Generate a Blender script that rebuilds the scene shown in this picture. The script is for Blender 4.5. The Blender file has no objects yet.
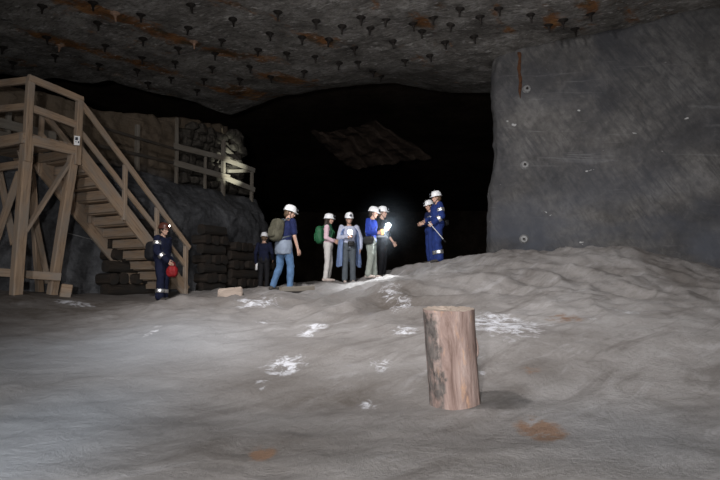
import bpy, bmesh, math, random
import numpy as np
from mathutils import Vector, Matrix, noise as mnoise

random.seed(7)
SC = bpy.context.scene
COL = SC.collection
R = math.radians
F = 560.0                      # focal length in pixels of a 720 x 480 frame
PITCH = R(5.0)
EYE = Vector((0, 0, 1.0))
CP, SP = math.cos(PITCH), math.sin(PITCH)


def at(px, py, Y):
    """a point of the place at world depth Y on the line of sight through a pixel"""
    x, y = (px - 360) / F, (240 - py) / F
    d = Vector((x, CP - y * SP, SP + y * CP))
    return EYE + d * (Y / d.y)


# ------------------------------------------------------------------ helpers
def tag(o, label=None, cat=None, group=None, kind=None):
    if label: o['label'] = label
    if cat: o['category'] = cat
    if group: o['group'] = group
    if kind: o['kind'] = kind
    return o


def empty(name, loc, rz=0.0):
    o = bpy.data.objects.new(name, None)
    o.empty_display_size = 0.1
    COL.objects.link(o)
    o.location = loc
    o.rotation_euler = (0, 0, rz)
    return o


def link(name, me, mat=None, parent=None, smooth=True):
    o = bpy.data.objects.new(name, me)
    COL.objects.link(o)
    if mat is not None:
        for m in (mat if isinstance(mat, (list, tuple)) else [mat]):
            me.materials.append(m)
    if smooth and len(me.polygons):
        me.polygons.foreach_set('use_smooth', [True] * len(me.polygons))
    if parent is not None:
        o.parent = parent
    return o


def obj(name, bm, mat=None, parent=None, smooth=True):
    me = bpy.data.meshes.new(name)
    bm.to_mesh(me)
    bm.free()
    return link(name, me, mat, parent, smooth)


def root_matrix(o):
    return Matrix.LocRotScale(o.location, o.rotation_euler, o.scale)


def place(o, world, parent=None):
    """put o at a world matrix; a direct child of a root, or of a placed part"""
    if parent is None:
        o.matrix_basis = world
    else:
        pm = parent['_w'] if False else WORLD[parent.name]
        o.parent = parent
        o.matrix_basis = pm.inverted() @ world
    WORLD[o.name] = world
    return o


WORLD = {}


def thing(name, loc, label, cat, group=None, rz=0.0):
    o = empty(name, loc, rz)
    tag(o, label, cat, group)
    WORLD[o.name] = root_matrix(o)
    return o


def frame_from(p0, p1, up=Vector((0, 0, 1))):
    x = (p1 - p0).normalized()
    y = up.cross(x)
    if y.length < 1e-4:
        y = Vector((0, 1, 0))
    y.normalize()
    z = x.cross(y)
    m = Matrix((x, y, z)).transposed().to_4x4()
    m.translation = p0
    return m


def box_bm(x0, x1, y0, y1, z0, z1, bevel=0.0, bm=None):
    own = bm is None
    bm = bm or bmesh.new()
    vs = [bm.verts.new((x, y, z)) for x in (x0, x1) for y in (y0, y1) for z in (z0, z1)]
    fs = [(0, 1, 3, 2), (4, 6, 7, 5), (0, 4, 5, 1), (2, 3, 7, 6), (0, 2, 6, 4), (1, 5, 7, 3)]
    faces = [bm.faces.new([vs[i] for i in f]) for f in fs]
    if bevel > 0:
        es = list({e for f in faces for e in f.edges})
        bmesh.ops.bevel(bm, geom=es, offset=bevel, segments=1, affect='EDGES', profile=0.5)
    return bm


def beam(name, p0, p1, w, h, mat, parent, up=Vector((0, 0, 1)), off=(0, 0)):
    """a sawn timber from p0 to p1, w across and h in the up direction, slightly uneven"""
    p0, p1 = Vector(p0), Vector(p1)
    L = (p1 - p0).length
    n = max(2, int(L / 0.35))
    bm = bmesh.new()
    rings = []
    rnd = random.Random(int(L * 977 + p0.x * 131 + p0.z * 17))
    for i in range(n + 1):
        t = i / n
        jy, jz = rnd.uniform(-1, 1) * .004, rnd.uniform(-1, 1) * .004
        c = min(w, h) * 0.12
        a, b = w / 2, h / 2
        sec = [(a - c, -b), (a, -b + c), (a, b - c), (a - c, b), (-a + c, b), (-a, b - c), (-a, -b + c), (-a + c, -b)]
        rings.append([bm.verts.new((t * L, y + jy + off[0], z + jz + off[1])) for y, z in sec])
    for i in range(n):
        for k in range(8):
            bm.faces.new((rings[i][k], rings[i][(k + 1) % 8], rings[i + 1][(k + 1) % 8], rings[i + 1][k]))
    bm.faces.new(rings[0][::-1]); bm.faces.new(rings[-1])
    bmesh.ops.recalc_face_normals(bm, faces=bm.faces)
    o = obj(name, bm, mat, None, smooth=False)
    return place(o, frame_from(p0, p1, up), parent)


def tube(bm, pts, r, seg=8, r_end=None, caps=True):
    pts = [Vector(p) for p in pts]
    rings = []
    prev = None
    for i, p in enumerate(pts):
        d = (pts[min(i + 1, len(pts) - 1)] - pts[max(i - 1, 0)]).normalized()
        u = Vector((0, 0, 1)) if abs(d.z) < .9 else Vector((0, 1, 0))
        if prev is not None:
            u = prev
        a = d.cross(u).normalized(); b = a.cross(d).normalized()
        prev = b
        rr = r if r_end is None else r + (r_end - r) * i / (len(pts) - 1)
        rings.append([bm.verts.new(p + (a * math.cos(k * math.tau / seg) + b * math.sin(k * math.tau / seg)) * rr) for k in range(seg)])
    for i in range(len(rings) - 1):
        for k in range(seg):
            bm.faces.new((rings[i][k], rings[i][(k + 1) % seg], rings[i + 1][(k + 1) % seg], rings[i + 1][k]))
    if caps:
        bm.faces.new(rings[0][::-1]); bm.faces.new(rings[-1])
    return bm


def capsule(bm, p0, p1, r0, r1, seg=12):
    p0, p1 = Vector(p0), Vector(p1)
    d = p1 - p0
    L = d.length
    if L < 1e-5:
        return ellipsoid(bm, p0, (r0, r0, r0))
    d /= L
    u = Vector((1, 0, 0)) if abs(d.x) < .8 else Vector((0, 1, 0))
    a = d.cross(u).normalized(); b = d.cross(a)
    prof = []
    for k in range(4):
        an = -math.pi / 2 + (k + .25) / 4 * math.pi / 2
        prof.append((math.sin(an) * r0, math.cos(an) * r0))
    m = max(2, int(L / .06))
    for k in range(m + 1):
        prof.append((L * k / m, r0 + (r1 - r0) * k / m))
    for k in range(1, 5):
        an = (k - .25) / 4 * math.pi / 2
        prof.append((L + math.sin(an) * r1, math.cos(an) * r1))
    rings = [[bm.verts.new(p0 + d * t + (a * math.cos(q * math.tau / seg) + b * math.sin(q * math.tau / seg)) * rr) for q in range(seg)] for t, rr in prof]
    for i in range(len(rings) - 1):
        for k in range(seg):
            bm.faces.new((rings[i][k], rings[i][(k + 1) % seg], rings[i + 1][(k + 1) % seg], rings[i + 1][k]))
    bm.faces.new(rings[0][::-1]); bm.faces.new(rings[-1])
    return bm


def ellipsoid(bm, c, r, rot=None, sub=2):
    m = Matrix.Translation(Vector(c)) @ ((rot or Matrix.Identity(3)).to_4x4()) @ Matrix.Diagonal((r[0], r[1], r[2], 1))
    bmesh.ops.create_icosphere(bm, subdivisions=sub, radius=1.0, matrix=m)
    return bm


def loft(bm, rings, seg=20, power=2.4):
    """rings of (centre, depth radius, width radius), stacked"""
    out = []
    for c, rx, ry in rings:
        c = Vector(c)
        row = []
        for k in range(seg):
            a = k * math.tau / seg
            ca, sa = math.cos(a), math.sin(a)
            q = (abs(ca) ** power + abs(sa) ** power) ** (-1 / power)
            row.append(bm.verts.new(c + Vector((ca * q * rx, sa * q * ry, 0))))
        out.append(row)
    for i in range(len(out) - 1):
        for k in range(seg):
            bm.faces.new((out[i][k], out[i][(k + 1) % seg], out[i + 1][(k + 1) % seg], out[i + 1][k]))
    bm.faces.new(out[0][::-1]); bm.faces.new(out[-1])
    return bm


def fuse(bm, voxel, smooth=3, wrinkle=0.0, wscale=9.0, seed=0.0):
    """melt overlapping closed pieces into one continuous skin"""
    bmesh.ops.recalc_face_normals(bm, faces=bm.faces)
    me = bpy.data.meshes.new('fuse')
    bm.to_mesh(me); bm.free()
    o = bpy.data.objects.new('fuse', me)
    COL.objects.link(o)
    m = o.modifiers.new('r', 'REMESH'); m.mode = 'VOXEL'; m.voxel_size = voxel; m.use_smooth_shade = True
    if smooth:
        s = o.modifiers.new('s', 'SMOOTH'); s.factor = .5; s.iterations = smooth
    dg = bpy.context.evaluated_depsgraph_get()
    out = bpy.data.meshes.new_from_object(o.evaluated_get(dg))
    bpy.data.objects.remove(o); bpy.data.meshes.remove(me)
    if wrinkle > 0:
        nv = [v.normal.copy() for v in out.vertices]
        for v, n in zip(out.vertices, nv):
            p = v.co * wscale + Vector((seed, seed * 1.7, -seed))
            p.z *= .75
            v.co += n * (1 - 2.2 * abs(mnoise.noise(p))) * wrinkle
    return out


# ------------------------------------------------------------------ materials
def nt(name):
    m = bpy.data.materials.new(name)
    m.use_nodes = True
    t = m.node_tree
    b = t.nodes['Principled BSDF']
    return m, t, b


def N(t, typ, **kw):
    n = t.nodes.new(typ)
    for k, v in kw.items():
        if k in n.inputs: n.inputs[k].default_value = v
        else: setattr(n, k, v)
    return n


def ramp(t, fac, stops):
    r = N(t, 'ShaderNodeValToRGB')
    e = r.color_ramp.elements
    while len(e) < len(stops): e.new(.5)
    for i, (p, c) in enumerate(stops):
        e[i].position = p
        e[i].color = (*c, 1) if len(c) == 3 else c
    t.links.new(fac, r.inputs[0])
    return r.outputs[0]


def mixc(t, fac, a, b, mode='MIX'):
    n = N(t, 'ShaderNodeMix', data_type='RGBA', blend_type=mode)
    for s, v in ((0, fac), (6, a), (7, b)):
        if hasattr(v, 'is_output'): t.links.new(v, n.inputs[s])
        elif s == 0: n.inputs[0].default_value = v
        else: n.inputs[s].default_value = (*v, 1)
    return n.outputs[2]


def coords(t, scale=(1, 1, 1), rot=(0, 0, 0), kind='Object'):
    tc = N(t, 'ShaderNodeTexCoord')
    src = tc.outputs[kind]
    if any(rot):
        mr = N(t, 'ShaderNodeMapping')
        mr.inputs['Rotation'].default_value = rot
        t.links.new(src, mr.inputs[0])
        src = mr.outputs[0]
    mp = N(t, 'ShaderNodeMapping')
    mp.inputs['Scale'].default_value = scale
    t.links.new(src, mp.inputs[0])
    return mp.outputs[0]


def tnoise(t, vec, scale, detail=6, rough=.6, dist=0.0):
    n = N(t, 'ShaderNodeTexNoise')
    n.inputs['Scale'].default_value = scale
    n.inputs['Detail'].default_value = detail
    n.inputs['Roughness'].default_value = rough
    n.inputs['Distortion'].default_value = dist
    t.links.new(vec, n.inputs['Vector'])
    return n.outputs[0]


def bump(t, b, height, strength, dist=.02, prev=None):
    n = N(t, 'ShaderNodeBump')
    n.inputs['Strength'].default_value = strength
    n.inputs['Distance'].default_value = dist
    t.links.new(height, n.inputs['Height'])
    if prev is not None: t.links.new(prev, n.inputs['Normal'])
    t.links.new(n.outputs[0], b.inputs['Normal'])
    return n.outputs[0]


def attr(t, name):
    a = N(t, 'ShaderNodeAttribute', attribute_name=name)
    return a.outputs['Fac']


def math_n(t, op, a, b):
    n = N(t, 'ShaderNodeMath', operation=op)
    for i, v in enumerate((a, b)):
        if hasattr(v, 'is_output'): t.links.new(v, n.inputs[i])
        else: n.inputs[i].default_value = v
    return n.outputs[0]


def plain(name, c, rough=.7, var=.25, scale=14, bmp=.15, metallic=0.0, spec=.3, stretch=(1, 1, 1)):
    m, t, b = nt(name)
    v = coords(t, stretch)
    n = tnoise(t, v, scale)
    lo = tuple(max(0, x * (1 - var)) for x in c); hi = tuple(min(1, x * (1 + var)) for x in c)
    t.links.new(ramp(t, n, [(.3, lo), (.7, hi)]), b.inputs['Base Color'])
    b.inputs['Roughness'].default_value = rough
    b.inputs['Metallic'].default_value = metallic
    b.inputs['Specular IOR Level'].default_value = spec
    if bmp: bump(t, b, tnoise(t, v, scale * 2.5), bmp, .01)
    return m


def wood(name, c, dark, grey=None, scale=1.0):
    m, t, b = nt(name)
    v = coords(t, (1.1 * scale, 14 * scale, 14 * scale))
    g = tnoise(t, v, 2.2, 8, .65, .5)
    big = tnoise(t, coords(t, (.6, 2, 2)), 2.0, 4, .6)
    col = ramp(t, g, [(.28, dark), (.5, c), (.75, tuple(min(1, x * 1.25) for x in c))])
    if grey: col = mixc(t, ramp(t, big, [(.42, (0, 0, 0)), (.62, (1, 1, 1))]), col, grey)
    knots = N(t, 'ShaderNodeTexVoronoi'); knots.inputs['Scale'].default_value = 2.3
    t.links.new(coords(t, (.8, 2.2, 2.2)), knots.inputs['Vector'])
    col = mixc(t, ramp(t, knots.outputs['Distance'], [(.06, (.75,) * 3), (.12, (0, 0, 0))]), col, tuple(x * .45 for x in dark))
    t.links.new(col, b.inputs['Base Color'])
    b.inputs['Roughness'].default_value = .8
    b.inputs['Specular IOR Level'].default_value = .2
    bump(t, b, g, .35, .01)
    return m


def rock(name, dark, mid, pale, scale=.8, bstr=.6, bdist=.06, extra=None):
    m, t, b = nt(name)
    v = coords(t)
    n1 = tnoise(t, v, scale, 9, .62, .3)
    n2 = tnoise(t, v, scale * 7, 8, .68)
    f = math_n(t, 'ADD', math_n(t, 'MULTIPLY', n1, .62), math_n(t, 'MULTIPLY', n2, .38))
    col = ramp(t, f, [(.33, dark), (.5, mid), (.68, pale)])
    h = f
    if extra: col, h = extra(t, v, col, f)
    t.links.new(col, b.inputs['Base Color'])
    b.inputs['Roughness'].default_value = .85
    b.inputs['Specular IOR Level'].default_value = .25
    bump(t, b, h, bstr, bdist)
    return m


def emis(name, c, s):
    m, t, b = nt(name)
    b.inputs['Base Color'].default_value = (*c, 1)
    b.inputs['Emission Color'].default_value = (*c, 1)
    b.inputs['Emission Strength'].default_value = s
    return m


M = {}
M['deal'] = wood('sawn_deal', (.33, .235, .16), (.17, .115, .075), (.27, .225, .185))
M['oldwood'] = wood('weathered_wood', (.042, .033, .027), (.012, .010, .008), (.028, .026, .024))
M['fencewood'] = wood('fence_wood', (.22, .19, .155), (.1, .085, .07), (.24, .22, .19))
M['darkrail'] = wood('dark_rail', (.085, .07, .055), (.035, .028, .023), (.07, .062, .054))


def ceil_extra(t, v, col, f):
    ang = math.atan2(.82, .57)
    vs = coords(t, (.16, 1.0, 1), (0, 0, -ang))
    streak = tnoise(t, vs, .95, 6, .62, .6)
    br = tnoise(t, v, 3.0, 7, .7)
    k = math_n(t, 'ADD', math_n(t, 'MULTIPLY', streak, .6), math_n(t, 'MULTIPLY', br, .4))
    k = math_n(t, 'ADD', k, math_n(t, 'MULTIPLY', attr(t, 'rust'), .17))
    mask = ramp(t, k, [(.585, (0, 0, 0)), (.66, (.95, .95, .95))])
    rustc = ramp(t, tnoise(t, v, 2.0, 5, .6), [(.35, (.10, .07, .035)), (.5, (.30, .125, .04)), (.68, (.50, .25, .09))])
    col = mixc(t, mask, col, rustc)
    pale = tnoise(t, coords(t, (1.6, 3.6, 1)), 2.6, 5, .62)
    pm = ramp(t, pale, [(.60, (0, 0, 0)), (.66, (.85, .85, .85))])
    col = mixc(t, pm, col, (.62, .60, .58))
    cut = tnoise(t, coords(t, (2.2, 9, 1), (0, 0, .5)), 2.0, 6, .68, .9)
    col = mixc(t, ramp(t, cut, [(.36, (.7, .7, .7)), (.5, (0, 0, 0))]), col, (.045, .04, .036))
    h = math_n(t, 'ADD', f, math_n(t, 'MULTIPLY', cut, .8))
    return col, h


M['ceiling'] = rock('ceiling_rock', (.075, .07, .064), (.25, .236, .218), (.50, .485, .465), 1.3, .9, .07, ceil_extra)


def wall_extra(t, v, col, f):
    # cutter marks, leaning upright scratches and a few pale bedding lines
    cut = tnoise(t, coords(t, (13, 13, 1.3), (.25, .5, 0)), 1.0, 4, .6, .3)
    col = mixc(t, math_n(t, 'MULTIPLY', ramp(t, cut, [(.38, (1, 1, 1)), (.52, (0, 0, 0))]), ramp(t, tnoise(t, v, .5, 4, .6), [(.42, (.08, .08, .08)), (.6, (.65, .65, .65))])), col, (.05, .05, .051))
    big = tnoise(t, v, .42, 5, .62, .6)
    col = mixc(t, ramp(t, big, [(.36, (.75, .75, .75)), (.52, (0, 0, 0))]), col, (.045, .046, .052))
    bed = tnoise(t, coords(t, (.25, .25, 5), (0, -.14, 0)), 1.25, 5, .6, .4)
    col = mixc(t, ramp(t, bed, [(.62, (0, 0, 0)), (.70, (.3, .3, .3))]), col, (.30, .30, .31))
    gr_ = tnoise(t, coords(t, (1, 1, .7), (.3, .4, 0)), 5, 9, .72, 1.2)
    col = mixc(t, ramp(t, gr_, [(.36, (.4, .4, .4)), (.5, (0, 0, 0))]), col, (.05, .05, .052))
    col = mixc(t, ramp(t, gr_, [(.56, (0, 0, 0)), (.70, (.3, .3, .3))]), col, (.22, .215, .21))
    blue = tnoise(t, coords(t, (.35, .35, .8)), 1.0, 4, .6)
    zc = N(t, 'ShaderNodeSeparateXYZ'); t.links.new(v, zc.inputs[0])
    lowz = ramp(t, math_n(t, 'DIVIDE', zc.outputs[2], 8.0), [(.25, (.8, .8, .8)), (.5, (.15, .15, .15))])
    col = mixc(t, math_n(t, 'MULTIPLY', ramp(t, blue, [(.40, (0, 0, 0)), (.58, (1, 1, 1))]), lowz), col, (.082, .09, .11))
    sp = tnoise(t, coords(t, (1, 1, 2.0)), 3.0, 3, .5)
    col = mixc(t, ramp(t, sp, [(.735, (0, 0, 0)), (.76, (1, 1, 1))]), col, (.45, .45, .45))
    h = math_n(t, 'ADD', f, math_n(t, 'MULTIPLY', cut, .25))
    return col, h


M['wall_right'] = rock('salt_face', (.045, .043, .042), (.118, .113, .109), (.215, .207, .20), .8, .8, .07, wall_extra)


def left_extra(t, v, col, f):
    br = tnoise(t, v, .55, 4, .5)
    zc = N(t, 'ShaderNodeSeparateXYZ'); t.links.new(v, zc.inputs[0])
    up = ramp(t, math_n(t, 'DIVIDE', zc.outputs[2], 8.0), [(.50, (0, 0, 0)), (.56, (1, 1, 1))])
    col = mixc(t, math_n(t, 'MULTIPLY', up, .75), col, (.21, .155, .10))
    bed = tnoise(t, coords(t, (.4, .4, 6)), 1.3, 5, .6, .4)
    h = math_n(t, 'ADD', f, math_n(t, 'MULTIPLY', bed, .5))
    return col, h


M['wall_left'] = rock('left_rock', (.03, .03, .032), (.088, .09, .097), (.18, .185, .195), 1.1, 1.0, .1, left_extra)
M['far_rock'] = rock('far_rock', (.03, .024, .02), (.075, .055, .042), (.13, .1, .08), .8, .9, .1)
M['rubble'] = rock('rubble_rock', (.02, .018, .016), (.075, .066, .056), (.19, .17, .14), 2.5, .8, .04)


def ground_mat():
    m, t, b = nt('ground_rock_salt')
    v = coords(t)
    n1 = tnoise(t, v, .45, 8, .6, .4)
    n2 = tnoise(t, v, 3.2, 10, .72, .5)
    n3 = tnoise(t, v, 26, 6, .7)
    f = math_n(t, 'ADD', math_n(t, 'MULTIPLY', n1, .5), math_n(t, 'ADD', math_n(t, 'MULTIPLY', n2, .33), math_n(t, 'MULTIPLY', n3, .17)))
    col = ramp(t, f, [(.34, (.145, .128, .115)), (.5, (.262, .247, .238)), (.66, (.365, .353, .348))])
    stk = tnoise(t, coords(t, (.5, 2.2, 1), (0, 0, -.7)), 1.6, 7, .68, .8)
    col = mixc(t, ramp(t, stk, [(.34, (.55, .55, .55)), (.47, (0, 0, 0))]), col, (.12, .105, .096))
    col = mixc(t, ramp(t, stk, [(.56, (0, 0, 0)), (.68, (.5, .5, .5))]), col, (.42, .41, .415))
    blue = attr(t, 'blue_glow')
    col = mixc(t, math_n(t, 'MULTIPLY', blue, .85), col, ramp(t, f, [(.34, (.26, .275, .295)), (.66, (.35, .365, .39))]))  # bluish lamplight put into the floor colour
    damp_shade_fac = math_n(t, 'MULTIPLY', attr(t, 'damp'), ramp(t, n2, [(.32, (.25,) * 3), (.6, (1, 1, 1))]))  # wet brown rock, and shade put into the floor colour
    col = mixc(t, damp_shade_fac, col, (.085, .07, .058))
    k = math_n(t, 'MULTIPLY', attr(t, 'salt'), ramp(t, tnoise(t, v, 6, 9, .75, .8), [(.40, (0, 0, 0)), (.62, (1.6,) * 3)]))
    col = mixc(t, ramp(t, k, [(.34, (0, 0, 0)), (.95, (.9, .9, .9))]), col, (.70, .71, .76))
    k = math_n(t, 'MULTIPLY', attr(t, 'rust'), ramp(t, tnoise(t, v, 8, 6, .7), [(.36, (0, 0, 0)), (.6, (2,) * 3)]))
    col = mixc(t, ramp(t, k, [(.2, (0, 0, 0)), (.75, (.85, .85, .85))]), col, (.22, .13, .08))
    t.links.new(col, b.inputs['Base Color'])
    b.inputs['Roughness'].default_value = .8
    b.inputs['Specular IOR Level'].default_value = .25
    h = math_n(t, 'ADD', math_n(t, 'MULTIPLY', n2, 1.0), math_n(t, 'MULTIPLY', n3, .3))
    bump(t, b, h, .8, .032)
    return m


M['ground'] = ground_mat()
M['iron'] = plain('dark_iron', (.035, .03, .027), .6, .4, 20, .2, .4)
M['rustiron'] = plain('rust_iron', (.42, .27, .19), .75, .4, 20, .2, .1)
M['anchor'] = plain('grey_anchor_steel', (.23, .23, .23), .5, .3, 20, .2, .2)
M['cable'] = plain('pale_cable', (.3, .3, .3), .5, .1)
M['paper'] = plain('white_paper', (.85, .85, .85), .6, .03)
M['ink'] = plain('dark_print', (.03, .035, .06), .6, .1)
M['skin'] = plain('skin', (.58, .36, .27), .5, .08, 25, .05, spec=.35)
M['eye'] = plain('eye_dark', (.03, .02, .018), .2, .05, bmp=0, spec=.6)
M['lip'] = plain('lips', (.4, .17, .14), .45, .05, bmp=0)
M['hair_dark'] = plain('dark_hair', (.035, .024, .018), .5, .5, 30, .6, stretch=(1, 1, .2))
M['hair_brown'] = plain('brown_hair', (.12, .075, .045), .5, .5, 30, .6, stretch=(1, 1, .2))
M['helmet_white'] = plain('helmet_white', (.87, .88, .9), .35, .04, 6, 0, spec=.5)
M['helmet_brown'] = plain('helmet_dark_red', (.10, .032, .022), .4, .15, 6, 0, spec=.5)
M['navy'] = plain('navy_cloth', (.007, .010, .032), .85, .3, 12, .3)
M['navy_tee'] = plain('navy_tee', (.010, .016, .068), .85, .25, 12, .3)
M['coverall_blue'] = plain('blue_coverall_cloth', (.014, .032, .15), .85, .25, 12, .3)
M['jeans'] = plain('blue_denim', (.085, .16, .29), .85, .3, 8, .3)
M['greyblue'] = plain('grey_blue_cotton', (.22, .26, .33), .85, .15, 10, .3)
M['olive'] = plain('olive_canvas', (.09, .085, .06), .8, .3, 12, .3)
M['green'] = plain('green_nylon', (.018, .11, .045), .6, .25, 12, .3)
M['darkgreen'] = plain('dark_green_cloth', (.018, .07, .045), .8, .25, 12, .3)
M['pink'] = plain('pale_pink_cloth', (.70, .50, .56), .8, .1, 12, .3)
M['palegrey'] = plain('pale_grey_cloth', (.58, .56, .54), .85, .12, 10, .3)
M['darkgrey'] = plain('dark_grey_cloth', (.085, .10, .115), .85, .2, 10, .3)
M['sagegrey'] = plain('sage_grey_cloth', (.27, .295, .265), .85, .15, 10, .3)
M['royal'] = plain('royal_blue_knit', (.016, .042, .30), .85, .25, 14, .3)
M['shawl'] = plain('pale_blue_nylon', (.27, .37, .62), .5, .15, 8, .3)
M['palelilac'] = plain('pale_lilac_cloth', (.45, .48, .60), .8, .15, 10, .3)
M['black'] = plain('black_cloth', (.013, .013, .016), .8, .3, 12, .3)
M['blackleather'] = plain('black_leather', (.02, .02, .02), .45, .2, 12, .2)
M['red'] = plain('red_nylon', (.26, .012, .015), .6, .2, 12, .2)
M['tan'] = plain('tan_cloth', (.42, .33, .2), .8, .2, 12, .3)
M['whitebelt'] = plain('white_webbing', (.75, .75, .75), .7, .05)
M['shoe_light'] = plain('pale_shoe', (.45, .38, .34), .7, .2)
M['shoe_dark'] = plain('dark_shoe', (.05, .045, .04), .6, .2)
M['steel'] = plain('steel_rod', (.4, .4, .4), .4, .1, metallic=.6)
m_, t_, b_ = nt('reflective_tape')
b_.inputs['Base Color'].default_value = (.97, .97, .97, 1); b_.inputs['Metallic'].default_value = 1.0
b_.inputs['Roughness'].default_value = .42
vo = N(t_, 'ShaderNodeTexVoronoi'); vo.inputs['Scale'].default_value = 160
t_.links.new(coords(t_), vo.inputs['Vector'])
bump(t_, b_, vo.outputs['Distance'], .35, .004)
M['tape'] = m_
M['torch_glow'] = emis('torch_lens', (.82, .92, 1.0), 60)
M['lamp_glow'] = emis('headlamp_lens', (1, .97, .9), 14)
M['lamp_off'] = plain('lamp_glass', (.12, .13, .16), .15, .05, bmp=0, spec=.8)


def stump_mat():
    m, t, b = nt('stripped_log')
    v = coords(t, (5, 5, .7))
    g = tnoise(t, v, 2.4, 9, .66, .6)
    col = ramp(t, g, [(.3, (.085, .052, .042)), (.42, (.23, .16, .138)), (.56, (.345, .257, .228)), (.74, (.53, .43, .39))])
    fl = tnoise(t, coords(t, (9, 9, 3)), 1.6, 5, .6)
    col = mixc(t, ramp(t, fl, [(.58, (0, 0, 0)), (.68, (.75, .75, .75))]), col, (.50, .31, .205))
    bark = attr(t, 'bark')
    bk = ramp(t, tnoise(t, coords(t, (4, 4, 2)), 4, 8, .7), [(.35, (.06, .052, .048)), (.6, (.17, .15, .14))])
    bmix = math_n(t, 'MULTIPLY', bark, ramp(t, tnoise(t, coords(t, (3, 3, 2)), 3, 6, .7), [(.38, (0, 0, 0)), (.55, (1, 1, 1))]))
    col = mixc(t, bmix, col, bk)
    t.links.new(col, b.inputs['Base Color'])
    b.inputs['Roughness'].default_value = .8
    b.inputs['Specular IOR Level'].default_value = .2
    bump(t, b, g, .8, .03)
    return m


M['stump'] = stump_mat()
M['cutend'] = wood('cut_end', (.42, .345, .29), (.28, .22, .18))

# ------------------------------------------------------------------ ground
CTRL = [  # pixel x, pixel y, depth
    (-60, 480, 3.2), (0, 480, 3.2), (360, 480, 3.1), (720, 480, 3.0), (780, 480, 3.0),
    (0, 400, 4.7), (200, 402, 4.8), (330, 404, 4.7), (452, 405, 4.5), (600, 396, 4.6), (720, 396, 4.5),
    (0, 342, 6.7), (110, 345, 6.7), (210, 352, 6.4), (300, 345, 6.6), (390, 345, 6.3), (480, 335, 6.2), (600, 332, 6.3), (720, 332, 6.3),
    (0, 312, 8.4), (70, 308, 9.2), (130, 315, 8.4), (175, 306, 9.0), (240, 309, 9.0), (320, 306, 8.8), (390, 316, 7.8), (480, 314, 7.5), (600, 306, 7.6), (720, 304, 7.8),
    (20, 295, 9.4), (52, 294, 10.2), (110, 298, 11.0), (163, 299, 12.0), (183, 293.5, 12.7), (228, 299, 11.0), (284, 290, 11.2),
    (263, 291.5, 14.5), (328, 284, 13.0), (350, 284, 12.8), (372, 280, 12.6), (383, 276, 13.2), (437, 264.5, 13.2), (428, 264.5, 13.8),
    (485, 257, 13.0), (510, 253, 12.0), (560, 253, 11.6), (640, 253, 11.0), (675, 262, 10.8), (715, 273, 10.6),
    (330, 294, 11.0), (372, 288, 10.6), (405, 284, 10.4), (455, 277, 10.4), (520, 272, 10.2), (600, 270, 10.0), (660, 274, 9.8), (720, 284, 9.5),
    (400, 298, 9.0), (440, 297, 9.0), (520, 293, 8.9), (620, 291, 8.9), (700, 293, 8.9),
    (60, 293, 14.0), (130, 292.5, 14.5), (215, 292, 15.5), (0, 294, 13.0), (-80, 295, 12.0),
]
pts = [at(*c) for c in CTRL]
pts += [Vector(p) for p in [(-6, -6, -.1), (0, -6, -.15), (6, -6, -.1), (-4, 0, -.05), (4, 0, -.05), (0, 0, -.1), (-9, 3, .1), (9, 3, .2), (11, 8, .9), (-11, 8, .6),
                            (0, 16, .9), (3, 17, 1.1), (-2.5, 18, .7), (0, 22, .3), (8, 22, .5), (-6, 22, .5), (0, 32, 0), (-12, 30, .3), (12, 30, .3), (11, 13, 1.0), (-12, 16, .9)]]
P2 = np.array([(p.x, p.y) for p in pts]); PZ = np.array([p.z for p in pts])


def tps_k(r2):
    return np.where(r2 > 1e-9, .5 * r2 * np.log(np.maximum(r2, 1e-9)), 0.0)


n_ = len(P2)
K = tps_k(((P2[:, None] - P2[None]) ** 2).sum(-1)) + np.eye(n_) * .02
A = np.zeros((n_ + 3, n_ + 3))
A[:n_, :n_] = K; A[:n_, n_] = 1; A[:n_, n_ + 1:] = P2; A[n_, :n_] = 1; A[n_ + 1:, :n_] = P2.T
TW = np.linalg.solve(A, np.concatenate([PZ, np.zeros(3)]))


def base_z(xy):
    xy = np.atleast_2d(xy)
    k = tps_k(((xy[:, None] - P2[None]) ** 2).sum(-1))
    return k @ TW[:n_] + TW[n_] + xy @ TW[n_ + 1:]


LUMPS = [(-2.95, 9.0, .35, .3, .07), (-2.3, 9.3, .6, .4, .08), (-1.6, 9.9, .7, .35, .06), (-3.9, 7.4, .8, .6, -.05), (-2.2, 7.2, .5, .8, .07), (.9, 9.8, .8, .3, .14), (2.3, 9.7, .9, .3, .12), (1.6, 9.1, 1.4, .3, -.06), (4.7, 10.6, .5, .4, .10), (-1.4, 8.3, .5, .4, -.05), (.4, 8.6, .5, .3, -.06), (-.6, 6.3, .6, .35, .05)]


def relief(x, y):
    v = Vector((x * .55, y * .75, 3.1))
    a = mnoise.fractal(v, 1.0, 2.1, 5)
    mound = min(1, max(0, (y - 6.5) / 2.5)) * min(1, max(0, (x + 4.5) / 1.5))
    rid = abs(mnoise.noise(Vector((x * 1.1 + y * .35, y * .9 - x * .2, 9.0))))
    e = mnoise.fractal(Vector((x * 4, y * 4, 1.0)), 1.0, 2.2, 4)
    lump = sum(h * math.exp(-((x - lx) / sx) ** 2 - ((y - ly) / sy) ** 2) for lx, ly, sx, sy, h in LUMPS)
    return a * (.04 + .025 * mound) + (rid - .25) * (.03 + .21 * mound) * -1 + e * (.008 + .034 * mound) + lump


def gz(x, y):
    return float(base_z(np.array([[x, y]]))[0]) + relief(x, y)


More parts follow.
